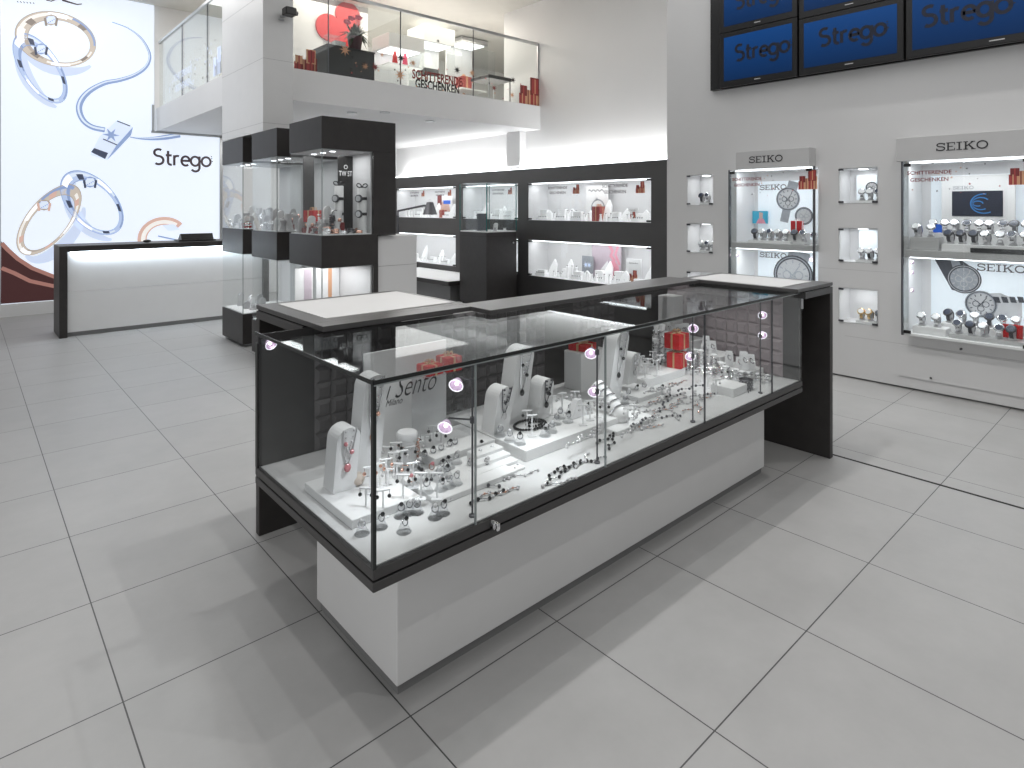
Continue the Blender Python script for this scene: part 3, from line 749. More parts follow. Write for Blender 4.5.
# the middle and right columns differ in width
lab = [['bottom row blue screen at the far end of the video wall','bottom row blue screen in the middle of the video wall','bottom row blue screen at the near end, largest lettering'],
       ['upper row blue screen at the far end of the video wall','upper row blue screen in the middle of the video wall','upper row blue screen at the near end of the video wall']]
for ci, (ya, yb) in enumerate(TVY):
    for ri, (za, zb) in enumerate(((2.62,3.145),(3.15,3.68)) if ci == 0 else ((2.62,3.115),(3.12,3.61)) if ci == 1 else ((2.62,3.26),(3.265,3.9))):
        t = thing('television', lab[ri][ci], 'screen', (XT,(ya+yb)/2,za), 'screens of the video wall')
        b = .045
        build(MB().box(XT-.035,XT,yb,ya,za,zb,.004), 'housing', 'bezel', t)
        scr = build(MB().quad((XT-.0362,ya-b,za+b+.012),(XT-.0362,yb+b,za+b+.012),(XT-.0362,yb+b,zb-b),(XT-.0362,ya-b,zb-b)), 'screen', 'screen', t)
        P = Plane((XT-.0365,ya,za), '-x'); mb = MB(); wd = ya-yb; tx = [at_x(q_, 50, XT-.0365)[1] for q_ in ((735,791),(819,888),(922,1014))[ci]]; strego(mb, P, ya-tx[0], (zb-za)*((.43,.43,.33)[ci] if ri == 0 else .36), tx[0]-tx[1], .001, .27)
        build(mb, 'screen_lettering', mat('screen_ink%d%d' % (ci,ri), (.003,.006,.02), .4, var=.02), scr)
        build(MB().quad(*[P.p(u, v, .0005) for u, v in ((wd*.47,.028),(wd*.55,.028),(wd*.55,.036),(wd*.47,.036))]), 'brand_mark', 'signgrey', t)

# ================================================= PROTOTYPES OF SMALL DISPLAY PIECES (local coordinates, origin at base)
def proto(name, cat, label='', group=None):
    o = bpy.data.objects.new(name, None); COL.objects.link(o); WL[o] = Vector((0,0,0)); o['category'] = cat
    o.empty_display_size = .02; return o
L_ = dict(local=True)
# --- wrist watch on its own, standing upright; dial faces -Y (local)
def watch_proto(dial, strap, case='chrome'):
    o = proto('wrist_watch', 'watch')
    mb = MB(); tl = Matrix.Rotation(math.radians(90-35), 3, 'X')
    c = (0,-.030,.066)
    mb.lathe([(.012,-.006),(.024,-.005),(.027,0),(.023,.006),(.019,.008)], c, 16, tilt=tl); build(mb, 'case', case, o, smooth=True, **L_)
    mb = MB().lathe([(0,.0075),(.0185,.0078),(.0185,.009),(0,.0092)], c, 16, tilt=tl); build(mb, 'dial', dial, o, **L_)
    mb = MB()
    n = 16; vs = []
    for i in range(n+1):
        a = math.radians(-60+300*i/n)+math.radians(205); R = .034
        y = R*math.cos(a)*.95; z = .040+R*math.sin(a)
        for xx in (-.0095,.0095):
            vs.append((xx,y,z)); vs.append((xx,y*.92,.040+(z-.040)*.92))
    fs = []
    for i in range(n):
        a = i*4; fs += [(a,a+2,a+6,a+4),(a+1,a+5,a+7,a+3),(a,a+4,a+5,a+1),(a+2,a+3,a+7,a+6)]
    mb.add(vs, fs); build(mb, 'strap', strap, o, **L_)
    return o
watches = [watch_proto('dialw','chrome'), watch_proto('steelbl','chrome'), watch_proto('dialw','leather'), watch_proto('steelbl','darkmetal','darkmetal'), watch_proto('dialw','gold','gold')]
wdesc = ['silver pale-dial watch','silver dark-dial watch','black-strapped pale-dial watch','dark steel watch','gold pale-dial watch']
def wstand_proto():
    mb = MB().lathe([(.020,0),(.022,.003),(.016,.012),(.013,.03)], (0,0,0), 12)
    mb.lathe([(0,-.008),(.024,-.008),(.028,0),(.024,.008),(0,.008)], (0,0,.040), 14, tilt=Matrix.Rotation(PI/2, 3, 'Y'))
    o = build(mb, 'watch_stand', 'stand', smooth=True, local=True); o['category'] = 'stand'; return o
wstand = wstand_proto()
ORD = ['first','second','third','fourth','fifth','sixth','seventh','eighth','ninth','tenth','eleventh','twelfth','thirteenth','fourteenth','fifteenth','sixteenth','seventeenth','eighteenth']
def put_watch(k, x, y, z, rz, where, ordn, s=1.25):
    dup(watches[k], (x,y,z), rz, '%s, %s' % (wdesc[k], where), 'watches on display', s)
    dup(wstand, (x,y,z), rz, 'pale stand under watch %s' % where, 'watch stands', s)

# --- ring (clear cone holder + ring with stone)
def ring_proto(metal, stone):
    o = bpy.data.objects.new('x', None)
    mb = MB().torus((0,-.004,.028), .0095, .0018, 16, 6, Matrix.Rotation(math.radians(70), 3, 'X'))
    r = build(mb, 'finger_ring', metal, smooth=True, local=True); r['category'] = 'ring'
    build(MB().sph((0,-.009,.039), .0062, 8, 5), 'stone', stone, r, smooth=True, **L_)
    return r
rings = [ring_proto('chrome','blackst'), ring_proto('chrome','pearl'), ring_proto('rose','gem'), ring_proto('chrome','dialw')]
rdesc = ['silver ring with a black stone','silver ring with a grey pearl','rose ring with a pink stone','silver ring with a clear stone']
mb = MB().lathe([(.020,0),(.021,.002),(.017,.008),(.011,.020),(.007,.032),(.0,.034)], (0,0,0), 14)
rholder = build(mb, 'ring_holder', 'acryl', smooth=True, local=True); rholder['category'] = 'ring holder'
RN = [0]
def put_ring(k, p, where, s=1.1):
    rz = random.uniform(-.9,.3)
    dup(rings[k], p, rz, '%s, %s' % (rdesc[k], where), 'rings in the glass counter', s)
    dup(rholder, p, rz, 'clear cone under the ring %s' % where, 'ring cones in the glass counter', s)
# --- earring T stand + earrings
mb = MB().box(-.016,.016,-.011,.011,0,.003,.001).box(-.0022,.0022,-.0022,.0022,.003,.074).box(-.020,.020,-.003,.003,.074,.079,.001)
tstand = build(mb, 'earring_stand', 'cond', local=True); tstand['category'] = 'earring stand'
def ear_proto(m):
    e = build(MB().cyl((0,0,.0),(0,0,.014), .0007, 5).sph((0,0,-.004), .0058, 8, 6), 'earring', m, smooth=True, local=True); e['category'] = 'earring'; return e
ears = [ear_proto('blackst'), ear_proto('pearl'), ear_proto('rose')]
edesc = ['black bead','grey pearl','rose gold']
def put_ears(k, p, where, s=1.08, rz=None):
    rz = random.uniform(-.9,-.3) if rz is None else rz
    dup(tstand, p, rz, 'white T-shaped earring stand, %s from left %s' % where, 'earring stands in the glass counter', s)
    for sg, nm in ((-1,'left'),(1,'right')):
        dx = sg*.017*s
        dup(ears[k], (p[0]+dx*math.cos(rz)-.004*s*math.sin(-rz), p[1]+dx*math.sin(rz)-.0045*s, p[2]+.064*s), rz, '%s %s earring on the %s stand %s' % (nm, edesc[k], where[0], where[1]), 'earrings in the glass counter', s)
# --- necklace bust (rounded slab) with necklace
def bust_mesh(w, h, d=.055):
    mb = MB(); n = 12; prof = [(-w/2,0),(w/2,0)]+[(w/2*math.cos(PI*i/n), h-w/2+w/2*math.sin(PI*i/n)) for i in range(n+1)]
    mb.extr(prof, (0,d*.5,0), (1,0,0), (0,-.18,1), (0,-1,0), d); return mb
def put_bust(p, w, h, rz, label, neck=None, nl='', pend='chrome', d=.075, beads=None, name='necklace_bust'):
    rz = rz*.15+.06; d = .075
    o = build(bust_mesh(w,h,d), name, 'whitem', local=True); o['label'] = label; o['category'] = 'display bust'; o.location = p; o.rotation_euler = (0,0,rz)
    if neck:
        t = bpy.data.objects.new('necklace', None); COL.objects.link(t); t.location = p; t.rotation_euler = (0,0,rz); WL[t] = Vector((0,0,0)); t['label'] = nl; t['category'] = 'necklace'; t['group'] = 'necklaces in the glass counter'
        mb = MB(); hh = h*.985; pts = []
        for i in range(17):
            u = -1+2*i/16; xx = u*w*.30; zz = hh-(1-u*u)*h*.55
            pts.append((xx, -d*.5-.18*zz-.0035, zz))
        if beads: 
            for q in pts: mb.sph(q, .0055, 6, 5)
            mb.tube(pts, .0015, 5)
        else: mb.tube(pts, .0022, 5)
        for i in range(13):
            u = -1+2*i/12; xx = u*w*.18; zz = hh-.006-(1-u*u)*h*.32
            mb.sph((xx, -d*.5-.18*zz-.004, zz), .0032 if i % 2 else .0048, 6, 4)
        build(mb, 'chain', neck, t, smooth=True, local=True)
        build(MB().sph((w*.12,-d*.5-.18*(hh-h*.30)-.006,hh-h*.36), .008, 8, 6).sph((-w*.16,-d*.5-.18*(hh-h*.2)-.006,hh-h*.22), .007, 8, 6), 'charm', pend if pend != 'chrome' else 'blackst', t, smooth=True, local=True)
        zz = hh-h*.55-.012; build(MB().sph((0,-d*.5-.18*zz-.007,zz), .012, 8, 6, (1,.6,1.2)), 'pendant', pend, t, smooth=True, local=True)
    return o
# --- bracelets lying as small bead chains
def bracelet_proto(m, link, n=9, curved=False):
    mb = MB(); pts = []
    for i in range(n):
        x = (i-(n-1)/2)*.017; y = .010*math.sin(i*1.1) if not curved else 0
        pts.append((x, y, .0065))
        mb.m = 0 if i % 2 == 0 else 1; mb.sph((x,y,.0068), .0066 if i % 2 == 0 else .0042, 7, 5)
    mb.m = 1; mb.tube(pts, .0016, 5)
    o = build(mb, 'bracelet', [m, link], smooth=True, local=True); o['category'] = 'bracelet'; return o
brac = [bracelet_proto('blackst','chrome'), bracelet_proto('pearl','chrome'), bracelet_proto('chrome','rose'), bracelet_proto('darkmetal','chrome', 11)]
bdesc = ['black bead and silver bracelet','grey pearl bracelet','silver and rose link bracelet','dark steel link bracelet']
def put_brac(k, p, rz, where, s=1.0): dup(brac[k], p, rz, '%s, %s' % (bdesc[k], where), 'bracelets in the glass counter', s)
# --- gift box
def put_gift(x, y, z, w, h, rz, label, rib='ribbon', boxm='red', group='red presents'):
    t = thing('gift_box', label, 'gift box', (x,y,z), group); t.rotation_euler = (0,0,rz)
    build(MB().box(-w/2,w/2,-w/2,w/2,0,h,.002), 'box', boxm, t, local=True)
    mb = MB().box(-w*.06,w*.06,-w/2-.001,w/2+.001,-.0,h+.001).box(-w/2-.001,w/2+.001,-w*.06,w*.06,0,h+.001)
    build(mb, 'ribbon', rib, t, local=True)
    mb = MB()
    for a in range(5): mb.torus((w*.14*math.cos(a*1.257), w*.14*math.sin(a*1.257), h+w*.1), w*.11, w*.025, 10, 5, Matrix.Rotation(a*1.257, 3, 'Z') @ Matrix.Rotation(PI/2, 3, 'X'))
    build(mb, 'bow', rib, t, smooth=True, local=True)
    return t

# ================================================= MAIN GLASS COUNTER
X0, X1, Y0, Y1 = .80, 3.425, 1.435, 2.30
t = thing('glass_counter', 'long glass jewellery counter on a white base with charcoal frame', 'showcase', (2.1,1.9,0))
GC = t
build(MB().box(.955,3.262,1.572,2.12,.035,.45,.002), 'base', 'white', t)
build(MB().box(.965,3.255,1.585,2.11,0,.035), 'plinth', 'kick', t)
build(MB().box(X0,X1,Y0,Y1,.440,.466,.002), 'lower_frame', 'edge', t)
build(MB().box(X0+.012,X1-.012,Y0+.012,Y1-.012,.466,.472), 'shadow_gap', 'groove', t)
build(MB().box(X0,X1,Y0,Y1,.472,.500,.002), 'upper_frame', 'edge', t)
build(MB().box(X0+.014,X1-.014,Y0+.014,Y1-.02,.500,.503), 'display_floor', 'dfloor', t)
ZG = .996
gx_ = [X0, 1.146, 1.752, 2.432, 3.075, X1]
for i in range(5): build(MB().box(gx_[i]+.002,gx_[i+1]-.002,Y0+.003,Y0+.009,.500,ZG-.008), 'front_glass', 'glass', t)
for i in range(1,5): build(MB().box(gx_[i]-.0016,gx_[i]+.0016,Y0+.002,Y0+.010,.500,ZG-.008), 'pane_joint', 'lightedge' if i < 3 else 'darkmetal', t)
build(MB().box(X0+.003,X0+.009,Y0+.012,Y1-.01,.500,ZG-.008), 'side_glass', 'glassd', t)
build(MB().box(X0+.0,X0+.010,Y0+.0,Y0+.012,.500,ZG), 'corner_edge', 'edgeglass', t)
build(MB().box(X0,X1,Y0,Y1-.2,ZG-.007,ZG), 'top_glass', 'glasst', t)
build(MB().box(X0-.001,X1,Y0-.003,Y0,ZG-.010,ZG+.001).box(X0-.003,X0,Y0-.003,Y1,ZG-.010,ZG+.001), 'glass_edge', 'edgeglass', t)
build(MB().box(X0+.002,X1,Y0-.002,Y0+.001,ZG-.0145,ZG-.011), 'glass_edge_highlight', 'lightedge', t)
# steel corner of the far end
build(MB().box(X1-.012,X1,Y0-.004,Y0+.004,ZG-.10,ZG), 'clip', 'metal', t)
# counter top slabs
def slab(x0,x1,y0,y1): return MB().box(x0,x1,y0,y1,.998,1.016,.002)
build(MB().box(.978,1.70,2.205,2.80,.997,1.016,.002).box(.978,1.66,2.12,2.205,.997,1.016).box(1.66,3.30,1.985,2.205,.997,1.016,.002).box(3.295,3.765,1.405,2.12,.997,1.016,.002), 'counter_top', 'slab', t)
build(MB().box(.984,1.694,2.30,2.79,.990,.997), 'top_gap', 'groove', t); build(MB().box(3.395,3.755,1.415,2.1,.990,.997), 'top_gap', 'groove', t)
build(MB().box(.978,1.70,2.30,2.80,.955,.990,.002), 'top_apron', 'edge', t)
build(MB().box(3.392,3.765,1.405,2.12,.955,.990,.002), 'top_apron', 'edge', t)
build(MB().box(1.055,1.665,2.262,2.745,1.0155,1.0185), 'counter_pad', 'pad', t, label='white square inset pad at the near end')
build(MB().box(3.31,3.70,1.50,2.06,1.0155,1.0185), 'counter_pad', 'pad', t, label='white inset pad at the far end')
build(MB().box(.975,1.70,2.755,2.795,0,.956,.002), 'leg_panel', 'dark', t, label='dark leg panel at the near end')
build(MB().box(3.725,3.765,1.405,2.12,0,.956,.002), 'leg_panel', 'dark', t, label='dark leg panel at the far end')
# back and end panels
build(MB().box(X0,X0+.006,Y1-.02,Y1,.50,.955).box(X0+.006,1.02,Y1-.014,Y1-.008,.503,ZG-.01), 'black_door', 'black', t)
build(MB().box(1.02,X1,Y1-.014,Y1-.004,.503,.955), 'rear_panel', 'dark', t)
def tuft_x(x0, x1, y, z0, z1, n, m, h=.012):   # facing -Y
    mb = MB()
    for i in range(n):
        for j in range(m):
            a, b = x0+(x1-x0)*i/n, x0+(x1-x0)*(i+1)/n; c, d = z0+(z1-z0)*j/m, z0+(z1-z0)*(j+1)/m; e = (b-a)*.22
            mb.add([(a,y,c),(b,y,c),(b,y,d),(a,y,d),(a+e,y-h,c+e),(b-e,y-h,c+e),(b-e,y-h,d-e),(a+e,y-h,d-e)], [(0,1,5,4),(1,2,6,5),(2,3,7,6),(3,0,4,7),(4,5,6,7)])
    return mb
build(tuft_x(1.02,1.50,Y1-.0145,.503,.955,7,7), 'quilted_panel', 'tuftd', t); build(tuft_x(1.62,2.28,Y1-.0145,.503,.955,10,7), 'quilted_panel', 'tuftd', t)
build(tuft_x(2.50,2.86,Y1-.0145,.503,.955,6,7), 'quilted_panel', 'tuftd', t)
mb = MB(); n, m = 11, 7; ya, yb = 1.535, 2.285; h = .013; xx = X1-.018
for i in range(n):
    for j in range(m):
        a, b = yb-(yb-ya)*i/n, yb-(yb-ya)*(i+1)/n; c, d = .503+(.485)*j/m, .503+.485*(j+1)/m; e = .015
        mb.add([(xx,a,c),(xx,b,c),(xx,b,d),(xx,a,d),(xx-h,a-e,c+e),(xx-h,b+e,c+e),(xx-h,b+e,d-e),(xx-h,a-e,d-e)], [(0,1,5,4),(1,2,6,5),(2,3,7,6),(3,0,4,7),(4,5,6,7)])
build(mb, 'quilted_panel', 'tuft', t, label='mauve grey quilted end panel')
build(MB().box(X1-.018,X1-.002,Y0+.012,Y1-.02,.503,ZG-.01), 'end_panel', 'darkg', t)
# steel posts
for k, x in enumerate((1.165,1.752,2.40,3.03)):
    y = Y0+.045; build(MB().cyl((x,y,.503),(x,y,ZG-.008), .0032, 10).lathe([(.011,0),(.011,.006),(.006,.008)], (x,y,.503), 10), 'lamp_post', 'darkmetal', t)
# lock on frame
q = at_y(493,562-0,Y0); build(MB().cyl((1.205,Y0-.001,.485),(1.205,Y0-.02,.485), .012, 14).box(1.199,1.211,Y0-.034,Y0-.018,.474,.496,.002), 'lock', 'chrome', t, smooth=True)
# spotlights on posts
def lamp(x, y, z, dx, dy, label, s=1.0, post=None):
    t = thing('spotlight', label, 'spotlight', (x,y,z), 'small spotlights in the glass counter')
    d = Vector((dx,dy,-.30)).normalized(); c = Vector((x,y,z)); tl = Vector((0,0,-1)).rotation_difference(d).to_matrix()
    rf = build(MB().lathe([(.004,.018),(.010,.014),(.017,.002),(.022*s,-.012),(.0205*s,-.012),(.015,.0),(.0,.008)], c, 16, tilt=tl), 'reflector', 'dichro', t, smooth=True)
    e = c+d*.003; build(MB().sph(e, .0055, 8, 6), 'bulb', 'bulb', rf, smooth=True)
    build(MB().torus(c+d*.0125, .0215*s, .0016, 22, 6, Vector((0,0,1)).rotation_difference(d).to_matrix()), 'rim', 'rim', rf, smooth=True)
    if post:
        b = c-d*.018; build(MB().tube([b, b-d*.012, (post[0],post[1],z+.006)], .003, 6).cyl((post[0],post[1],z-.004),(post[0],post[1],z+.014), .008, 10), 'bracket', 'darkmetal', t)
    return c, d
LP = []
for px, py, ip, lb in ((457,383,0,'upper lamp on the first post of the glass counter'),(446,425,0,'lower lamp on the first post of the glass counter'),(591,352,1,'upper lamp on the second post of the glass counter'),(594,390,1,'lower lamp on the second post of the glass counter'),
                       (693,327,2,'upper lamp on the third post of the glass counter'),(690,355,2,'lower lamp on the third post of the glass counter'),(762,314,3,'upper lamp on the fourth post of the glass counter'),(762,334,3,'lower lamp on the fourth post of the glass counter')):
    xp = (1.165,1.752,2.40,3.03)[ip]; yy = Y0+.075; q = at_y(px, py, yy)
    x = q[0]; z = q[2]
    if z > ZG-.04: z = ZG-.04
    LP.append(lamp(x, yy, z, -.55, -.42, 'small lit '+lb, 1.0, (xp, Y0+.045)))
q = at_y(265,341,Y1-.05); LP.append(lamp(max(q[0],X0+.035), Y1-.05, min(q[2],ZG-.04), .0,-.7, 'small lit lamp in the dark rear corner of the glass counter', .9, (X0+.02, Y1-.03)))

# risers
def riser(x0,x1,y0,y1,z1,label,rz=0,z0=.503):
    return build(MB().box(x0,x1,y0,y1,z0,z1,.002), 'riser_block', 'whitem', label=label, cat='riser', group='white risers in the glass counter')
A_ = at_z(353,521,.53); riser(.853,1.09,1.655,1.99,.53,'low white riser in the near corner under the necklace blocks')
riser(1.12,1.46,1.60,1.82,.522,'thin white riser with rings in front of the lettered board')
riser(1.27,1.555,1.83,2.055,.543,'middle white riser right of the lettered board')
B_ = at_z(520.3,455,.535)
for k in range(4): riser(1.30+.03*k+.0,1.52+.0*k,1.62+.04*k,1.68+.04*k,.512+.012*k,['lowest','second lowest','third','highest'][k]+' narrow step of the small white display stairs')
riser(1.56,2.12,1.66,2.18,.545,'large white riser carrying three necklace busts')
riser(2.66,3.04,1.92,2.24,.545,'wide white tray with earring stands left of the red presents')
riser(2.45,2.64,1.80,2.02,.525,'thin white riser left of the wide tray')
riser(2.86,3.00,1.535,1.66,.545,'loose white tray box near the far end of the counter')
riser(2.02,2.30,1.60,1.76,.520,'thin white riser beside the white roll')
riser(3.20,3.355,1.98,2.26,.66,'tallest white step of the far-end heap')
riser(3.20,3.355,1.80,1.975,.60,'middle white step of the far-end heap')
riser(3.20,3.355,1.62,1.795,.55,'lowest white step of the far-end heap')
# lettered board
xb0, xb1, yb = 1.115, 1.485, 2.06
t = thing('display_board', 'white upright board lettered i Sento inside the glass counter', 'sign board', ((xb0+xb1)/2,yb,.503))
brd = build(MB().box(xb0,xb1,yb,yb+.012,.503,.905), 'board', 'whitem', t)
P = Plane((xb0,yb,.503), '-y'); mb = MB()
q = at_y(384,401,yb); text_into(mb, P, 'i Sento', .118, q[0]-xb0, q[2]-.503, .001, shear=.5, bold=-.010, width=.235)
q = at_y(385,407,yb); text_into(mb, P, 'Milano', .035, q[0]-xb0, q[2]-.503, .001, shear=.45, width=.075)
build(mb, 'lettering', 'ink', brd)
# necklace blocks at left (angled)
put_bust((1.035,1.925,.531),.085,.36,-.55,'tall white necklace block left of the lettered board','chrome','long silver chain on the tall white block','rose',.05)
put_bust((.925,1.88,.531),.080,.215,-.55,'short white necklace block in the near corner of the counter','pearl','silver necklace with red pendant on the short block','gem',.05)
# lidded jar
x, y = 1.215, 1.93; 
t = thing('bracelet_jar', 'white lidded cylinder wrapped in a bracelet before the lettered board', 'jar', (x,y,.545))
build(MB().lathe([(.034,0),(.036,.003),(.036,.095),(.034,.098)], (x,y,.5035), 24), 'body', 'cond', t, smooth=True)
build(MB().lathe([(.037,0),(.039,.004),(.039,.022),(.034,.028),(0,.029)], (x,y,.6016), 24), 'lid', 'cond', t, smooth=True)
mb = MB()
for i in range(7): mb.torus((x+.028,y-.028,.525+i*.012), .008, .0018, 10, 5, Matrix.Rotation(i*.9, 3, 'Y'))
mb.torus((x,y,.585), .0375, .0016, 24, 5).torus((x,y,.52), .0375, .0016, 24, 5)
build(mb, 'bracelet', 'rose', t, smooth=True)
# busts cluster 2
def pb(px, py, z): q = at_z(px, py, z); return (q[0], q[1], z)
put_bust(pb(495,430,.546),.085,.19,-.25,'short white necklace bust left of the tall bust','darkmetal','dark chain with round pendants on the short left bust','pearl')
put_bust(pb(511,420,.546),.10,.33,-.25,'tall white necklace bust in the middle of three','chrome','long silver necklace with black charms on the tall bust','blackst')
put_bust(pb(537,417,.546),.075,.18,-.25,'short white necklace bust right of the tall bust','darkmetal','dark chain with black pendant on the short right bust','blackst')
# busts cluster 3
put_bust(pb(607,402,.505),.10,.36,-.15,'tall white necklace bust behind the second lamp post','chrome','silver necklace with dark charms on the bust by the second lamp post','blackst')
put_bust(pb(626,382,.561),.075,.16,-.15,'white necklace bust just right of the second lamp post','chrome','knotted silver necklace on the bust right of the second post','pearl')
build(MB().box(2.36,2.56,2.10,2.22,.503,.70,.003), 'pedestal_block', 'whitem', label='tall plain white block with a red present on top', cat='pedestal')
put_gift(2.44,2.16,.701,.11,.035,.2,'flat red present with gold ribbon on the tall white block')
put_gift(3.02,1.965,.546,.085,.085,.15,'lower red present with gold ribbon beside the third lamp post')
put_gift(3.035,1.975,.650,.10,.085,.0,'upper red present stacked beside the third lamp post')
xg = at_y(426,372,1.95)[0]; zg = at_y(443,373,1.95)[2]
build(MB().box(xg-.02,xg+.20,1.93,2.02,.503,zg,.002), 'acrylic_block', 'acryl', label='clear acrylic block before the lettered board carrying red presents', cat='pedestal')
put_gift(xg+.035,1.975,zg+.001,.075,.038,.1,'low red sparkly present on the clear block')
put_gift(xg+.125,1.975,zg+.001,.075,.055,.0,'taller red sparkly present on the clear block')
build(MB().box(3.25,3.36,2.14,2.25,.662,.90,.003), 'pedestal_block', 'whitem', label='tall white block on the top step in the far rear corner', cat='pedestal')
# roll stand with bangles
q = at_z(620,425,.503); x, y = q[0], q[1]
t = thing('bangle_roll', 'reclining white roll holding several silver bangles', 'bracelet stand', (x,y,.503))
d = Vector((.02,.15,.09)); p0 = Vector((x,y,.546))
build(MB().cyl(p0, p0+d, .036, 22).sph(p0, .036, 16, 10), 'roll', 'whitem', t, smooth=True)
build(MB().box(x-.03,x+.05,y+.03,y+.13,.503,.53,.002), 'foot', 'whitem', t)
for k in range(5):
    c = p0+d*(.12+.19*k); rot = Vector((0,0,1)).rotation_difference(d.normalized()).to_matrix()
    o = build(MB().torus(c, .0395, .0036, 26, 6, rot), 'bangle', 'chrome', smooth=True, label='silver bangle, %s from the near end of the white roll' % ORD[k], cat='bangle', group='bangles on the white roll')
# arch stand
q = at_z(594,432,.546); x, y = 1.98, 1.80
mb = MB(); mb.extr([(-.05,0),(.05,0),(.035,.03),(.012,.075),(-.012,.075),(-.035,.03)], (x,y,.546), (1,0,0), (0,0,1), (0,-1,0), .03)
build(mb, 'arched_stand', 'cond', label='small white arched display stand behind the second lamp post', cat='stand')
# black bead necklace coil
x, y, z = at_z(530,426,.546)
t = thing('bead_necklace', 'coiled black bead necklace lying before the three busts', 'necklace', (x,y,z))
mb = MB()
for i in range(34):
    a = 2*PI*i/34; mb.sph((x+.075*math.cos(a), y+.052*math.sin(a), z+.006), .0062, 7, 5)
for i in range(14):
    a = 2*PI*i/14+.3; mb.sph((x+.02+.036*math.cos(a), y-.005+.024*math.sin(a), z+.006), .006, 7, 5)
build(mb, 'beads', 'blackst', t, smooth=True); build(MB().sph((x+.03,y-.066,z+.011), .015, 10, 6, (1,1,.6)).cyl((x+.03,y-.055,z+.008),(x+.028,y-.04,z+.006), .003, 6), 'pendant', 'blackst', t, smooth=True)

# ring cones: rows measured from the photograph
rows = [
 ('in the front corner row', .503, [(362,534,1),(380.5,527.5,0),(401,516.6,0),(409,513.5,1),(417,513,3),(435,518,1),(443,514,0)]),
 ('alone by the front glass', .503, [(404,532,0)]),
 ('in the thin riser row', .523, [(412,487,2),(421,481,0),(431,475,2),(441,472,0),(449,468,0),(456,463,1),(438,480,3),(447,477,0)]),
 ('in the upper row before the jar', .523, [(424,462,0),(433,458,0),(441,455,1),(449,451,0),(455,449,1),(418,470,1)]),
 ('by the counter step', .523, [(427,492,1),(441,490,3),(449,487,1),(456,484,1)]),
]
for wh, z, L in rows:
    L = sorted(L)
    for i, (px, py, k) in enumerate(L):
        put_ring(k, pb(px,py,z), ('%s from left %s' % (ORD[i], wh)) if len(L) > 1 else wh)
rows = [
 ('in the near corner group', .531, [(370,493,2),(378,489,2),(386,484,2)]),
 ('by the corner edge', .503, [(366,515,0),(383,517,0)]),
 ('around the jar', .503, [(388,470,1),(394,476,0),(402,474,1),(410,470,0),(418,464,1),(425,457,0),(397,488,2),(388,494,1)]),
 ('behind the ring rows', .523, [(396,466,0),(404,462,0),(412,459,0)]),
 ('between the ring rows', .523, [(403,501,0),(413,488,0),(421,499,0),(437,499,0)]),
 ('before the lettered board', .503, [(433,447,0),(441,452,0)]),
 ('behind the short left block', .531, [(350,470,1),(356,478,1),(362,465,1)]),
 ('on the middle riser', .546, [(552,415,1),(562,412,1),(575,410,1)]),
 ('before the three busts', .546, [(527,431,0),(532,436,0)]),
 ('on the wide tray', .546, [(634,376,1),(641,371,1),(648,374,0),(653,366,1),(660,370,1),(645,379,1),(657,376,0)]),
 ('at the foot of the white roll', .503, [(628,428,1),(634,424,1)]),
 ('before the far-end heap', .503, [(694,386,1),(701,383,1),(708,388,1),(716,396,1),(724,384,0)]),
 ('left of the white roll', .546, [(583,425,1),(590,420,1),(598,417,1),(604,422,0)]),
]
for wh, z, L in rows:
    for i, (px, py, k) in enumerate(sorted(L)): put_ears(k, pb(px,py,z), (ORD[i], wh))
rows = [
 ('by the counter lock', .503, -.1, [(463,493,2),(474,490,3),(488,499,0),(500,494,2)]),
 ('in front of the large riser', .503, -.05, [(557,478,0),(563,472,0),(573,467,0),(583,462,1),(560,484,1),(590,462,0)]),
 ('on the front edge of the large riser', .546, .1, [(575,443,1),(588,437,1),(598,432,1)]),
 ('right of the second lamp post', .503, .1, [(606,440,0),(612,444,0),(640,430,1),(648,426,1)]),
 ('in the middle of the counter', .503, .2, [(636,403,1),(646,407,1),(655,402,2),(663,407,3),(668,400,1),(676,404,2),(684,398,1),(690,410,2),(640,414,1),(652,416,2)]),
 ('on the riser before the presents', .561, .1, [(655,392,1),(668,388,1),(678,384,2),(690,389,3)]),
 ('beside the white roll', .521, .1, [(634,418,1),(641,423,3),(628,433,1),(650,420,1)]),
 ('near the third lamp post', .503, .1, [(700,400,1),(708,398,2),(716,394,3),(700,410,2),(694,396,1)]),
 ('on the white floor at the far end', .503, .3, [(735,395,3),(744,392,3),(750,391,3)]),
]
for wh, z, rz, L in rows:
    for i, (px, py, k) in enumerate(sorted(L)): put_brac(k, pb(px,py,z), rz+random.uniform(-.4,.5), '%s from the left %s' % (ORD[i], wh), 1.0 if 'white floor' not in wh else .5)
for i in range(18):
    x = 3.10+random.uniform(0,.09); y = 1.66+.032*i; h = .05+.012*i*random.uniform(.5,1.1)
    mb = MB(); mb.lathe([(.022,0),(.012,.012),(.009,h*.8),(.020,h),(0,h+.006)], (x,y,.5035), 10); mb.m = 1
    for q in range(1+int(h/.03)): mb.torus((x,y,.52+q*.024), .020, .0035, 12, 5, Matrix.Rotation(random.uniform(-.7,.7), 3, 'X') @ Matrix.Rotation(random.uniform(-.7,.7), 3, 'Y'))
    build(mb, 'chain_stand', ['bwhite','chrome'], smooth=True, label='white stem hung with silver loops, %s from the near end of the far heap' % ORD[i], cat='stand', group='stems in the far-end heap')
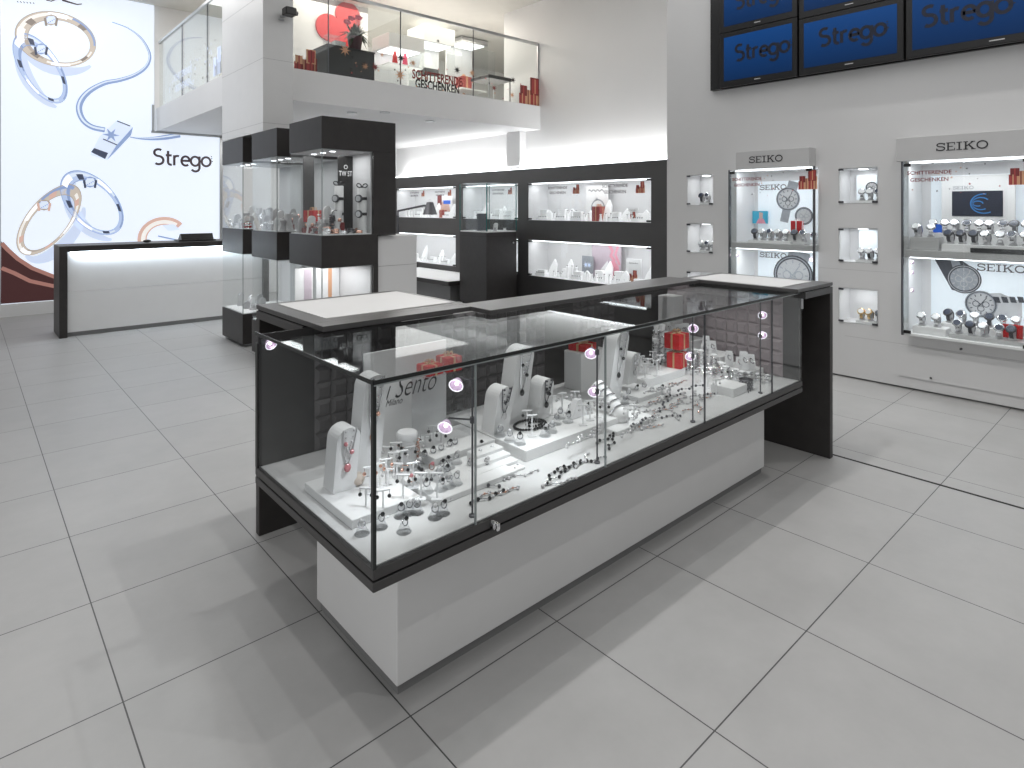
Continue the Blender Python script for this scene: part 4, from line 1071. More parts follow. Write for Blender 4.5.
# pendant cards, loops and small silver pieces on the steps at the far end
for i in range(16):
    st = i % 3; y = (2.10,1.885,1.705)[st]+random.uniform(-.07,.07); x = 3.215+random.uniform(0,.07); z = (.661,.601,.551)[st]; h = random.uniform(.05,.10)
    if st == 0: x = min(x, 3.235)
    mb = MB(); mb.extr([(-.026,0),(.026,0),(.018,h),(-.018,h)], (x,y,z), (.5,-.86,0), (.25,.15,.95), (-.83,-.5,.27), .006)
    mb.m = 1; mb.torus((x-.014,y-.010,z+h*.6), .015, .0035, 12, 5, Matrix.Rotation(1.1, 3, 'X'))
    build(mb, 'pendant_card', ['cond','chrome'], label='slanted white pendant card, %s piece of the far-end heap' % ORD[i], cat='pendant card', group='pendant cards at the far end')
for i in range(17):
    x = 3.00+.012*i; y = 2.20-.042*i+random.uniform(-.02,.02); z = .5035
    mb = MB().lathe([(.020,0),(.014,.02),(.008,.04),(.016,.05),(0,.055)], (x+.02,y,z), 10); mb.m = 1
    for q in range(3): mb.torus((x+.02,y,z+.02+.014*q), .018, .003, 12, 5, Matrix.Rotation(random.uniform(-.6,.6), 3, 'X'))
    build(mb, 'ring_tree', ['cond','chrome'], smooth=True, label='white ring cone with silver loops, %s along the heap foot' % ORD[i], cat='stand', group='ring cones at the far end')
for k, (wh, z, L) in enumerate((('behind the second lamp post', .546, [(560,418),(570,414),(579,409),(588,413),(556,424),(568,422)]), ('before the wide tray', .503, [(628,398),(636,394),(644,391),(652,396),(661,394),(625,404),(668,398)]), ('behind the bead necklace', .546, [(500,436),(510,441),(520,444),(545,436),(552,432)]), ('right of the first lamp post', .503, [(482,452),(490,458),(478,462),(470,470),(486,470)]))):
    for i, (px, py) in enumerate(sorted(L)): put_ring((1,3,0)[i % 3], pb(px,py,z), '%s from left %s' % (ORD[i], wh), 1.15)
q = at_z(746,389,.503); x, y = q[0], q[1]
t = thing('studded_cuff', 'wide dark studded cuff standing near the far end of the counter', 'cuff', (x,y,.503))
build(MB().lathe([(.030,0),(.034,.002),(.036,.05),(.033,.052),(.031,.048),(.028,.002)], (x,y,.504), 22), 'band', 'darkmetal', t, smooth=True)
mb = MB()
for i in range(14):
    for j in range(4):
        a = 2*PI*(i+.5*(j % 2))/14; mb.sph((x+.036*math.cos(a), y+.036*math.sin(a), .512+j*.012), .0028, 6, 4)
build(mb, 'studs', 'chrome', t, smooth=True)
# stone pieces at near corner
q = at_z(352,490,.531); build(MB().sph((q[0]+.03,q[1]+.02,.553), .024, 10, 7, (1,1,.9)), 'stone_bangle', 'beige', smooth=True, label='rounded beige stone piece on the near corner riser', cat='stone')

for wh, z, L in (('near the lettered board', .503, [(452,448,1),(458,443,0),(449,456,3),(460,452,2),(468,446,1)]), ('beyond the second post', .503, [(642,398,2),(655,412,1),(668,410,2),(676,396,0),(686,404,1),(664,418,3),(650,428,2),(676,416,1)]), ('on the stairs side', .503, [(500,470,1),(512,474,2),(524,476,1)])):
    for i, (px, py, k) in enumerate(sorted(L)): put_brac(k, pb(px,py,z), random.uniform(-.5,.9), '%s from left %s' % (ORD[i], wh), .9)

# ================================================= CONTENTS OF THE TOWERS
def scatter_jewels(x0,x1,y0,y1,z,n,where,group,red=False,hmax=.12):
    for i in range(n):
        x = random.uniform(x0,x1); y = y0+(y1-y0)*(i+.5)/n+random.uniform(-.01,.01); h = random.uniform(.04,hmax); r = random.uniform(.026,.042)
        k = (i*3+random.randrange(3)) % 4
        lab_ = '%s from the near end, %s' % (ORD[i], where)
        if k == 0:
            mb = MB().lathe([(r*1.1,0),(r,.01),(r*.55,h*.6),(r*.9,h),(0,h)], (x,y,z), 12)
            build(mb, 'display_stand', random.choice(['cond','stand','pearl']), smooth=True, label='flared white stand, '+lab_, cat='stand', group=group)
        elif k == 1:
            mb = MB()
            for q in range(max(3,int(h/.018))): mb.torus((x,y,z+.006+q*.016), r*1.1, .006, 16, 6, Matrix.Rotation(random.uniform(-.25,.25), 3, 'X'))
            build(mb, 'bangle_stack', random.choice(['chrome','darkmetal','chrome'] if not red else ['rose','chrome','darkmetal']), smooth=True, label='stack of bangles, '+lab_, cat='bangle', group=group)
        elif k == 2:
            mb = bust_mesh(.06, h+.04, .03); mb.v = [(a+x,b+y,c+z) for a,b,c in mb.v]
            build(mb, 'necklace_bust', random.choice(['whitem','stand']), label='small pale bust, '+lab_, cat='display bust', group=group)
        else:
            mb = MB().box(x-.03,x+.03,y-.03,y+.03,z,z+h*.5,.004); mb.m = 1; mb.sph((x,y,z+h*.5+.018), .018, 8, 6)
            build(mb, 'ring_box', ['pearl','chrome'] if not red else ['maroon','rose'], label='open box with silver ball, '+lab_, cat='box', group=group)
for k, (x0, y0, y1) in enumerate(TW):
    nm = ['in the farthest tower','in the middle tower','in the nearest tower'][k]
    z = ZT[3]+.0085
    scatter_jewels(x0+.05,x0+.10,y0+.05,y1-.06,z,14,'front line '+nm,'pieces on the tower shelves', k==2, .11)
    scatter_jewels(x0+.14,x0+.22,y0+.06,y1-.06,z,14,'second line '+nm,'pieces on the tower shelves', k!=0, .20)
    if k < 2: scatter_jewels(x0+.26,x0+.36,y0+.08,y1-.06,z,12,'third line '+nm,'pieces on the tower shelves', k!=0, .26)
    else: scatter_jewels(x0+.26,x0+.30,y0+.28,y1-.12,z,6,'third line '+nm,'pieces on the tower shelves', True, .20)
    z = ZT[1]+.0085
    scatter_jewels(x0+.08,x0+.30,y0+.08,y1-.08,z,8,'lower shelf '+nm,'pieces on the tower shelves', False, .12)
    if k == 2:
        for i in range(5):
            x = x0+.08+.07*i
            mb = MB()
            for q in range(3): mb.torus((x,y0+.07,ZT[3]+.015+q*.011), .03, .006, 14, 6, Matrix.Rotation(random.uniform(-.4,.4), 3, 'X'))
            build(mb, 'bangle_stack', ['chrome','rose','chrome','darkmetal','rose'][i], smooth=True, label='loose bangle stack, %s along the near side of the nearest tower' % ORD[i], cat='bangle', group='bangles along the tower glass')
# red boxes in towers
x0, y0, y1 = TW[2]; put_gift(x0+.13,y0+.44,ZT[3]+.10,.12,.10,.3,'red present standing on the jewellery of the nearest tower')
x0, y0, y1 = TW[0]; put_gift(x0+.07,y0+.08,ZT[3]+.01,.07,.05,.1,'tiny red present in the farthest tower')
# watch pillars with big watches in near tower
x0, y0, y1 = TW[2]
for k, (px, h) in enumerate(((339,.40),(362,.38))):
    y = y0+(.22 if k == 0 else .08); x = min(at_y(px, 230, y)[0], x0+.40)
    c = build(MB().lathe([(.036,0),(.038,.004),(.038,h-.004),(.036,h)], (x,y,ZT[3]+.0085), 22), 'display_cylinder', 'whitem', smooth=True, label='tall white cylinder in the nearest tower, %s' % ('left one' if k == 0 else 'right one'), cat='pedestal', group='white cylinders in the nearest tower')
    for j, dz in enumerate((.30,.17)):
        t = thing('wrist_watch', 'big dark watch strapped %s on the %s white cylinder' % (('high','low')[j], ('left','right')[k]), 'watch', (x-.03,y-.03,ZT[3]+dz), 'watches on the white cylinders')
        cc = (x-.040,y-.022,ZT[3]+dz)
        tl = Matrix.Rotation(math.radians(-90), 3, 'Y') @ Matrix.Rotation(.5, 3, 'X')
        build(MB().lathe([(.030,-.004),(.034,0),(.032,.012),(.026,.014),(0,.014)], cc, 18, tilt=tl), 'case', 'darkmetal', t, smooth=True)
        build(MB().lathe([(0,.0145),(.024,.0145),(0,.016)], cc, 18, tilt=tl), 'dial', 'dialw', t)
        build(MB().lathe([(.0385,-.012),(.0405,-.012),(.0405,.012),(.0385,.012)], (x,y,ZT[3]+dz), 22), 'strap', 'leather', t, smooth=True)
    t = thing('ribbon_bow', 'black ribbon bow on top of the %s white cylinder' % ('left','right')[k], 'bow', (x,y,ZT[3]+h+.01), 'bows on the cylinders')
    mb = MB()
    for sg in (-1,1): mb.torus((x+sg*.028,y,ZT[3]+h+.03), .022, .005, 14, 5, Matrix.Rotation(PI/2, 3, 'X') @ Matrix.Rotation(sg*.4, 3, 'Z'), .7)
    build(mb, 'loops', 'leather', t, smooth=True); build(MB().sph((x,y,ZT[3]+h+.019), .010, 8, 6), 'knot', 'leather', t, smooth=True)
# TW STEEL sign
xs_, ys_ = x0+.30, y0+.45
build(MB().box(x0+.10,x0+.20,y1-.06,y1-.05,ZT[3]+.01,ZT[4]-.02), 'dark_card', 'black', label='plain black backing card in the rear of the nearest tower', cat='card')
t = thing('watch_sign', 'black card with white TW ST lettering in the nearest tower', 'sign', (xs_,ys_,ZT[3]+.01))
build(MB().box(x0+.31,x0+.455,y1-.30,y1-.29,ZT[3]+.01,ZT[4]-.02), 'card', 'black', t)
mb = MB(); P = Plane((x0+.31,y1-.3005,ZT[3]), '-y'); text_into(mb, P, 'TW ST', .065, .006, .50, .001, width=.125, bold=.01); mb.torus((x0+.38,y1-.302,ZT[3]+.58), .016, .003, 14, 4, Matrix.Rotation(PI/2, 3, 'X'))
build(mb, 'lettering', 'cond', t)
# narrow orange and portrait poster cards in the lower near tower
q = at_y(357,282,y1-.05); 
t = thing('poster_card', 'white card with an orange stripe in the lower part of the nearest tower', 'poster', (x0+.34,y1-.06,ZT[1]+.01))
build(MB().box(x0+.22,x0+.44,y1-.06,y1-.052,ZT[1]+.01,ZT[2]-.03), 'card', 'litwhite', t); build(MB().box(x0+.33,x0+.365,y1-.0625,y1-.0605,ZT[1]+.01,ZT[2]-.03), 'orange_stripe', 'orange', t)
t = thing('poster_card', 'card with a mauve bow photograph in the lower part of the nearest tower', 'poster', (x0+.1,y1-.05,ZT[1]+.01))
build(MB().box(x0+.03,x0+.19,y1-.05,y1-.042,ZT[1]+.01,ZT[2]-.05), 'card', 'whitem', t); build(MB().box(x0+.11,x0+.18,y1-.0525,y1-.0505,ZT[1]+.12,ZT[2]-.06), 'printed_bow', 'lilac', t)

# ================================================= DARK SHELVING WALL: lit openings
SN = ['upper right opening','upper middle opening','upper left opening','lower right opening','lower middle opening','lower left opening']
led_lights = []
for k, (ya, yb, za, zb) in enumerate(SHELF):
    t = thing('wall_showcase', 'white lit wall showcase in the dark shelving, %s' % SN[k], 'showcase', (XD+.2,(ya+yb)/2,za), 'lit openings of the dark shelving wall')
    mb = MB(); xf, xb = XD-.055, XD+.36
    mb.quad((xb,yb,za),(xb,ya,za),(xb,ya,zb),(xb,yb,zb)); mb.quad((xf,ya+.002,za),(xb,ya+.002,za),(xb,ya+.002,zb),(xf,ya+.002,zb)); mb.quad((xf,yb-.002,za),(xf,yb-.002,zb),(xb,yb-.002,zb),(xb,yb-.002,za))
    mb.quad((xf,ya,za+.003),(xf,yb,za+.003),(xb,yb,za+.003),(xb,ya,za+.003)); mb.quad((xf,ya,zb-.003),(xb,ya,zb-.003),(xb,yb,zb-.003),(xf,yb,zb-.003))
    build(mb, 'white_liner', 'litwhite', t)
    build(MB().box(xf+.03,xf+.07,ya+.05,yb-.05,zb-.016,zb-.006), 'light_strip', 'led', t)
    n = 3 if yb-ya > 2 else 2
    for i in range(n):
        a = ya+(yb-ya)*i/n; b = ya+(yb-ya)*(i+1)/n
        build(MB().box(XD-.052,XD-.046,a+.003,b-.003,za+.005,zb-.005), 'glass_pane', 'glass', t)
    for yy in (ya+.03,yb-.03):
        for zz in (za+.02,zb-.02): build(MB().box(XD-.075,XD-.04,yy-.03,yy+.03,zz-.012,zz+.012), 'hinge', 'black', t)
    P = Plane((XD-.055,0,0), '-x')
    if k == 0: sticker(t, P, -(yb-.42), zb-.10, .62, 8); sticker(t, P, -(ya+.78), zb-.10, .70, 8)
    if k == 1: sticker(t, P, -(ya+.62), zb-.10, .5, 6)
    if k == 2: sticker(t, P, -(ya+.62), zb-.10, .5, 6); sticker(t, P, -(ya+1.45), zb-.10, .5, 6)
    # contents
    m = 17 if yb-ya > 2 else 9
    if k == 4: m = 5
    for i in range(m):
        y = ya+.15+(yb-ya-.3)*(i+.5)/m+random.uniform(-.03,.03); x = XD+random.uniform(.04,.20); h = random.uniform(.10,.30)
        lb = '%s from the right in the %s' % (ORD[i], SN[k])
        g = 'white displays in the shelving wall'
        if i % 3 == 0:
            mb = MB(); mb.extr([(-.09,0),(.09,0),(.06,h*.7),(0,h),(-.05,h*.6)], (x,y,za+.004), (0,-1,0), (.3,0,1), (-1,0,0), .03)
            mb2 = mb; build(mb, 'display_bust', 'bwhite', label='pointed white jewellery bust, '+lb, cat='display bust', group=g)
        elif i % 3 == 1:
            mb = MB().box(x-.05,x+.05,y-.10,y+.10,za+.004,za+.05,.003).box(x-.02,x+.05,y-.07,y+.07,za+.0502,za+.05+h*.4,.003)
            mb.m = 1
            for q in range(5): mb.sph((x-.045,y-.07+q*.035,za+.056), .009, 6, 4)
            build(mb, 'stepped_riser', ['bwhite','darkmetal'], label='stepped white riser with small pieces, '+lb, cat='riser', group=g)
        else:
            mb = MB()
            for q in range(3):
                yy = y-.07+q*.07; mb.m = 0; mb.lathe([(.028,0),(.020,.02),(.012,h*.5),(.022,h*.55),(0,h*.6)], (x-.02*q,yy,za+.004), 10); mb.m = 1; mb.sph((x-.02*q,yy,za+.004+h*.6), .010, 6, 4)
            build(mb, 'ring_tree', ['bwhite','darkmetal'], smooth=True, label='cluster of white ring cones, '+lb, cat='stand', group=g)
    # low dark trays near the front
def card(px0, px1, py0, py1, X, label, mats, draw=None, th=.012, name='poster_card', cat='poster'):
    a = at_x(px0, py1, X); b = at_x(px1, py0, X); ya, yb = b[1], a[1]
    z1 = at_x((px0+px1)/2, py0, X)[2]; z0 = at_x((px0+px1)/2, py1, X)[2]
    t = thing(name, label, cat, (X,(ya+yb)/2,z0)); build(MB().box(X,X+th,ya,yb,z0,z1), 'card', mats[0], t)
    if draw:
        mb = MB(); P = Plane((X,yb,z0), '-x'); draw(mb, P, yb-ya, z1-z0); build(mb, 'print', mats[1:], t)
    return t
XC = XD+.24
def d_logo(mb, P, w, h):
    ribbon(mb, P, [(w*(.12+.05*i), h*(.86+.03*math.sin(i*1.7))) for i in range(15)], .012, .001)
    mb.m = 1; ribbon(mb, P, arc(w*.55,h*.35,w*.3,0,360,20,h*.25), .02, .001, True); star(mb, P, w*.5, h*.62, .03, .001)
card(586,608,185.5,221,XC,'grey brand card with script lettering in the upper right opening',['whitem','ink','pgrey'],d_logo)
def d_pink(mb, P, w, h):
    mb.m = 0; poly(mb, P, [(w*.35,0),(w*.98,0),(w*.92,h*.35),(w*.75,h*.55),(w*.5,h*.3)], .001)
    ribbon(mb, P, [(w*.6,h*.97),(w*.72,h*.8),(w*.66,h*.65),(w*.8,h*.5)], .05, .0015); ribbon(mb, P, [(w*.9,h*.95),(w*.82,h*.7),(w*.95,h*.4)], .04, .0015)
    mb.m = 1; poly(mb, P, [(w*.3,h*.2),(w*.55,h*.5),(w*.6,h*.3),(w*.42,h*.12)], .002)
card(592,621,244,277,XC,'lilac poster with a pink figure in the lower right opening',['lilac','pinkp','cond'],d_pink)
def d_blue(mb, P, w, h): star(mb, P, w*.35, h*.5, w*.25, .001); star(mb, P, w*.65, h*.5, w*.25, .001)
card(582,593,256,274,XC-.05,'small slate blue card in the lower right opening',['pgrey','pshadow'],d_blue)
def d_gift(mb, P, w, h): gifts_print(mb, P, w*.15, 0.01, w*.62); mb.m = 3; text_into(mb, P, 'Geschenken', w*.12, w*.18, h*.80, .001, shear=.3, width=w*.6)
card(626,641,259,283,XC-.10,'white card with printed red presents in the lower right opening',['cond','redglow','orange','maroon','ink'],d_gift)
card(628,638,208,220.5,XC-.10,'small white card with printed presents in the upper right opening',['cond','redglow','orange','maroon','ink'],d_gift)
def d_face(mb, P, w, h): mb.m = 0; poly(mb, P, [(w*.1,h*.0),(w*.9,0),(w*.8,h*.5),(w*.5,h*.7),(w*.2,h*.5)], .001); mb.m = 1; poly(mb, P, [(0,h*.45),(w*.3,h*.45),(w*.3,h),(0,h)], .0015); mb.m = 2; poly(mb, P, [(w*.42,h*.5),(w*.9,h*.5),(w*.9,h*.7),(w*.42,h*.7)], .002)
card(437.5,452,195,213,XC,'portrait card with blue stripe in the upper left opening',['cond','skin','maroon','bluecard'],d_face)
for k, (px, py, ox, sz, lb) in enumerate(((599,216,XC-.13,.20,'red present with a bow in the upper right opening'),(443,213,XC-.1,.14,'red present beside the portrait card in the upper left opening'),(470,210,XC-.1,.10,'small red present in the upper middle opening'))):
    q = at_x(px, py, ox); put_gift(ox, q[1], SHELF[0][2]+.004, sz*.7, sz, .0, lb, 'orange', 'redglow')

# white worktop between openings and cabinet
t = thing('display_bench', 'low white topped bench with dark edge at the foot of the shelving wall', 'bench', (5.86,8.45,0))
build(MB().box(5.41,6.32,7.45,9.6,.275,.337,.002), 'bench_edge', 'dark', t)
build(MB().box(5.415,6.315,7.455,9.595,.3375,.344), 'bench_top', 'whitem', t)
build(MB().box(5.55,6.3,7.6,9.5,0,.275), 'plinth', 'kick', t)
# desk lamp with arm
def lp(px, py, X): return Vector(at_x(px, py, X))
XL = 5.65
sh = lp(430,209,XL); el = lp(398,211,XL); top = lp(424,205.5,XL)
t = thing('desk_lamp', 'grey jointed desk lamp with wide shade on a long arm', 'lamp', (XL,el.y,.3445))
build(MB().tube([el,top,sh+Vector((0,0,.04))], .018, 8).tube([el,(XL,el.y,.37)], .015, 8), 'arm', 'darkmetal', t)
build(MB().lathe([(.09,0),(.09,.02),(.03,.03),(.02,.05)], (XL,el.y,.3445), 18), 'base', 'darkmetal', t, smooth=True)
build(MB().lathe([(.12,-.09),(.07,.05),(.055,.11),(0,.115),(0,.105),(.048,.10),(.063,.04),(.114,-.09)], sh, 18), 'shade', 'darkmetal', t, smooth=True)
build(MB().torus(sh+Vector((0,.0,.125)), .032, .006, 12, 5, Matrix.Rotation(PI/2,3,'Y')), 'handle', 'metal', t, smooth=True)

# dark pillar cabinet with glass top box
xa, xb, ya, yb = 5.58, 6.16, 6.76, 7.40
t = thing('pillar_showcase', 'dark freestanding cabinet with a glass display box on top', 'showcase', ((xa+xb)/2,(ya+yb)/2,0))
build(MB().box(xa,xb,ya,yb,.05,1.09,.003), 'cabinet', 'dark', t); build(MB().box(xa+.03,xb-.03,ya+.03,yb-.03,0,.05), 'plinth', 'black', t)
build(MB().box(xa-.0008,xa,ya+.01,yb-.01,1.03,1.033).box(xa+.02,xb-.02,ya-.0008,ya,1.03,1.033), 'door_gap', 'groove', t)
build(MB().cyl((xb-.07,ya-.012,.93),(xb-.07,ya,.93), .012, 10), 'lock', 'metal', t)
build(MB().box(xa+.01,xb-.01,ya+.01,yb-.01,1.091,1.105), 'display_floor', 'whitem', t)
for bx in ((xa,xa+.008,ya+.01,yb-.01),(xb-.008,xb,ya+.01,yb-.01),(xa+.01,xb-.01,ya,ya+.008),(xa+.01,xb-.01,yb-.008,yb)): build(MB().box(*bx,1.107,1.80), 'glass_pane', 'glass', t)
mb = MB()
for ax in (xa,xb-.01):
    for ay in (ya,yb-.01): mb.box(ax,ax+.010,ay,ay+.010,1.107,1.80)
build(mb, 'glass_edge', 'greenedge', t); build(MB().box(xa,xb,ya,yb,1.801,1.809), 'top_glass', 'glass', t)
build(MB().cyl((xa+.06,ya+.06,1.105),(xa+.06,ya+.06,1.80), .006, 8), 'lamp_post', 'darkmetal', t)
build(MB().box(xa+.12,xa+.30,yb-.30,yb-.26,1.106,1.36,.004), 'display_bust', 'leather', label='black necklace bust in the glass box of the dark pillar cabinet', cat='display bust')
scatter_jewels(xb-.30,xb-.10,ya+.08,yb-.3,1.106,4,'glass box on dark cabinet','pieces on the dark cabinet', False, .08)

# ================================================= SEIKO WALL CASES
def dialprint(mb, P, u, v, r, mi=(0,1,2), n0=.002):
    mb.m = mi[0]; poly(mb, P, [(u+r*math.cos(a*PI/14), v+r*math.sin(a*PI/14)) for a in range(28)], n0)
    mb.m = mi[1]; poly(mb, P, [(u+r*.80*math.cos(a*PI/14), v+r*.80*math.sin(a*PI/14)) for a in range(28)], n0+.001)
    mb.m = mi[2]
    for a in range(12): ribbon(mb, P, [(u+r*.6*math.cos(a*PI/6), v+r*.6*math.sin(a*PI/6)), (u+r*.76*math.cos(a*PI/6), v+r*.76*math.sin(a*PI/6))], r*.06, n0+.002)
    for cu, cv in ((-.3,0),(.3,0),(0,-.34)): ribbon(mb, P, arc(u+cu*r, v+cv*r, r*.2, 0, 360, 14), r*.05, n0+.002, True)
    ribbon(mb, P, [(u-.1*r,v-.15*r),(u+.35*r,v+.5*r)], r*.05, n0+.0025); ribbon(mb, P, [(u+.1*r,v-.1*r),(u-.4*r,v+.3*r)], r*.05, n0+.0025)
    ribbon(mb, P, arc(u,v,r*.9,0,360,30), r*.05, n0+.0025, True)
CN = ['far watch showcase, between the two columns of niches','near watch showcase at the end of the wall']
for k, (ya, yb, za, zb) in enumerate(CASES):
    t = thing('watch_showcase', 'lit SEIKO %s' % CN[k], 'showcase', (XR,(ya+yb)/2,za), 'lit watch showcases in the grey wall')
    xf = 5.50; xb = 5.98
    mb = MB()
    mb.box(xb,xb+.02,ya,yb,za,zb); mb.box(XR+.002,xb,ya+.001,ya+.006,za,zb); mb.box(XR+.002,xb,yb-.006,yb-.001,za,zb); mb.box(XR,xb,ya,yb,zb-.006,zb-.001)
    build(mb, 'white_liner', 'litwhite', t)
    build(MB().box(xf,xb,ya+.007,yb-.007,za,za+.02,.002), 'bottom_shelf', 'whitem', t)
    zs = 1.118
    build(MB().box(xf+.03,xb,ya+.007,yb-.007,zs-.055,zs,.002), 'middle_shelf', 'signgrey', t)
    hb = build(MB().box(xf-.02,XR,HEADS[k][0],HEADS[k][1],zb+.0,zb+(.165 if k == 0 else .185),.003), 'header_box', 'signgrey', t)
    for i in range(2):
        a = ya+(yb-ya)*i/2; b = ya+(yb-ya)*(i+1)/2
        build(MB().box(xf-.004,xf+.002,a+.002,b-.002,za+.0,zb-.002), 'glass_pane', 'glass', t)
    build(MB().box(xf-.004,XR-.002,ya,ya+.006,za+.021,zb-.002), 'glass_pane', 'glass', t); build(MB().box(xf-.004,XR-.002,yb-.006,yb,za+.021,zb-.002), 'glass_pane', 'glass', t)
    build(MB().box(xf-.006,xf+.03,yb+.001,yb+.012,za,zb).box(xf-.006,xf+.02,ya-.012,ya-.001,za,zb), 'side_profile', 'darkmetal', t)
    for yy in (ya+.03,yb-.03):
        for zz in (za+.03,zb-.03): build(MB().box(xf-.012,xf-.005,yy-.025,yy+.025,zz-.012,zz+.012), 'hinge', 'black', t)
    build(MB().box(xf+.05,xf+.10,ya+.03,yb-.03,zb-.014,zb-.007).box(xf+.06,xf+.09,ya+.03,yb-.03,zs-.064,zs-.056), 'light_strip', 'led', t)
    P = Plane((xf-.0205,HEADS[k][1],zb), '-x'); mb = MB(); w = yb-ya+.06
    seiko(mb, P, .133 if k == 0 else .266, .055 if k == 0 else .065, .318, .0015); build(mb, 'header_lettering', 'ink', hb)
    P = Plane((xf-.0055,yb,0), '-x'); sticker(t, P, .03, zb-.105, .80, 22, .36)
    # posters
    P = Plane((xb-.012,yb,0), '-x')
    for lvl, (a, b) in enumerate(((zs+.03,zb-.10),(za+.06,zs-.08))):
        po = thing('watch_poster', 'pale SEIKO poster with a large printed watch, %s shelf of the %s case' % (('upper','lower')[lvl], ('far','near')[k]), 'poster', (xb-.02,(ya+yb)/2,a), 'watch posters')
        build(MB().box(xb-.012,xb-.004,ya+.005,at_x(758 if k == 0 else 931,200,xb-.012)[1],a,b), 'card', 'plight', po)
        w = yb-ya; mb = MB(); h = b-a
        U_ = lambda px: yb-at_x(px, 200, xb-.012)[1]
        V_ = lambda px, py: at_x(px, py, xb-.012)[2]
        if k == 0 and lvl == 0:
            mb.m = 0; ribbon(mb, P, [(U_(794),b-.01),(U_(789),V_(789,199))], .10, .0015); ribbon(mb, P, [(U_(789),V_(789,199)),(U_(784),V_(784,222))], .08, .0015)
            dialprint(mb, P, U_(788), V_(788,199), .115, (0,2,1)); dialprint(mb, P, U_(804), V_(804,216), .085, (1,2,0), .004)
        elif k == 0:
            mb.m = 0; ribbon(mb, P, [(U_(800),b-.005),(U_(794),V_(794,272))], .20, .0015); dialprint(mb, P, U_(793), V_(793,275), .19, (1,2,0))
        elif lvl == 1:
            mb.m = 1; poly(mb, P, [(U_(934),V_(934,258)),(U_(955),V_(955,256)),(U_(976),V_(976,270)),(U_(968),V_(968,292)),(U_(952),V_(952,290))], .0015); mb.m = 0; poly(mb, P, [(U_(950),V_(950,258)),(U_(958),V_(958,258)),(U_(962),V_(962,268)),(U_(954),V_(954,272))], .002)
            dialprint(mb, P, U_(964), V_(964,279), .115, (1,0,2), .003)
            mb.m = 2; poly(mb, P, [(U_(975),V_(975,294)),(U_(1000),V_(1000,293)),(U_(1022),V_(1022,302)),(U_(1022),V_(1022,318)),(U_(985),V_(985,318))], .002); dialprint(mb, P, U_(981), V_(981,304), .105, (0,2,1), .003)
            mb.m = 1
            for q in range(4): poly(mb, P, [(U_(993+q*8),V_(993+q*8,296.5)),(U_(999+q*8),V_(999+q*8,297)),(U_(1001+q*8),V_(1001+q*8,303)),(U_(995+q*8),V_(995+q*8,302.5))], .004)
        mb.m = 3; seiko(mb, P, U_(760) if k == 0 else U_(977), b-.085, .27 if k == 0 else .30, .006)
        build(mb, 'print', ['pgrey','pdark','dialw','inkg'], po)
    # little display lamps
    for i in range(3):
        z = (1.02,.94,.80)[i] if k else (.99,.78,.70)[i]
        for side in ((yb-.045,'far'),(ya+.04,'near')):
            if k == 0 and i == 2: continue
            tt = thing('spotlight', 'tiny lit lamp %s from the top on the %s side of the %s watch case' % (ORD[i], side[1], ('far','near')[k]), 'spotlight', (xf+.05,side[0],z), 'tiny lamps in the watch cases')
            c = Vector((xf+.06,side[0],z)); tl = Vector((0,0,1)).rotation_difference(Vector((-.4,(.5 if side[1]=='far' else -.5),.3))).to_matrix()
            rf = build(MB().lathe([(.004,-.016),(.012,-.010),(.020,.006),(.018,.006),(.010,-.006),(0,-.008)], c, 14, tilt=tl), 'reflector', 'dichro', tt, smooth=True)
            build(MB().sph(c, .010, 8, 6), 'bulb', 'bulb', rf, smooth=True)
# screen in near case
ya, yb, za, zb = CASES[1]
t = thing('small_screen', 'small dark blue screen lettered SEIKO in the near watch case', 'screen', (5.9,1.17,1.14))
def cz(px, py, X): return at_x(px, py, X)
a = cz(941,217,5.86); b = cz(1015,186,5.86)
build(MB().box(5.87,5.89,b[1],a[1],1.118,a[2]+.33,.003), 'frame', 'whitem', t)
a = cz(952,216,5.868); b = cz(1003,190.5,5.868); build(MB().box(5.866,5.87,b[1],a[1],a[2],b[2]+.0), 'screen', 'navy', t)
mb = MB(); P = Plane((5.865,a[1],a[2]), '-x'); w = a[1]-b[1]; h = b[2]-a[2]
for q in range(5): mb.m = q % 2; ribbon(mb, P, arc(w*(.52+.03*q), h*.5, w*(.10+.04*q), 20*q, 300, 16, h*(.10+.07*q)), .008, .001+.0003*q)
mb.m = 2; seiko(mb, P, w*.02, h+.015, w*.42, .001)
build(mb, 'screen_picture', [mat('screen_blue', (.02,.12,.3), .4, emit=.35, ecol=(.05,.25,.65), var=.05),'navy','pgrey'], t)
# watch rows
def watch_row(k, pts, z, where, s=1.25):
    for i, (x, y, kind) in enumerate(sorted(pts, key=lambda q: -q[1])): put_watch(kind, x, y, z, -PI/2+random.uniform(-.25,.25), '%s from left %s' % (ORD[i], where), i, s)
# near case risers
ya, yb = CASES[1][0], CASES[1][1]
def wr(x0,x1,y0,y1,z0,z1,label,m='whitem'): return build(MB().box(x0,x1,y0,y1,z0,z1,.002), 'riser_block', m, label=label, cat='riser', group='risers in the watch cases')
zs = 1.118; zl = .47
wr(5.56,5.70,yb-.22,yb-.03,zs+.001,zs+.10,'grey riser in the far upper corner of the near watch case','signgrey')
wr(5.56,5.72,ya+.02,yb-.24,zs+.001,zs+.055,'long low white riser on the upper shelf of the near watch case')
wr(5.72,5.84,ya+.02,yb-.10,zs+.001,zs+.13,'tall white rear riser on the upper shelf of the near watch case')
watch_row(1, [(5.63,yb-.07,0),(5.63,yb-.155,0)], zs+.101, 'on the grey riser of the near case')
watch_row(1, [(5.64,yb-.28-.075*i,(3,3,3,0,0,1,0,0)[i]) for i in range(7)], zs+.056, 'on the low riser of the near case')
watch_row(1, [(5.78,yb-.14-.072*i,(0,0,0,1,0,0,1,3,0)[i]) for i in range(9)], zs+.131, 'on the rear riser of the near case')
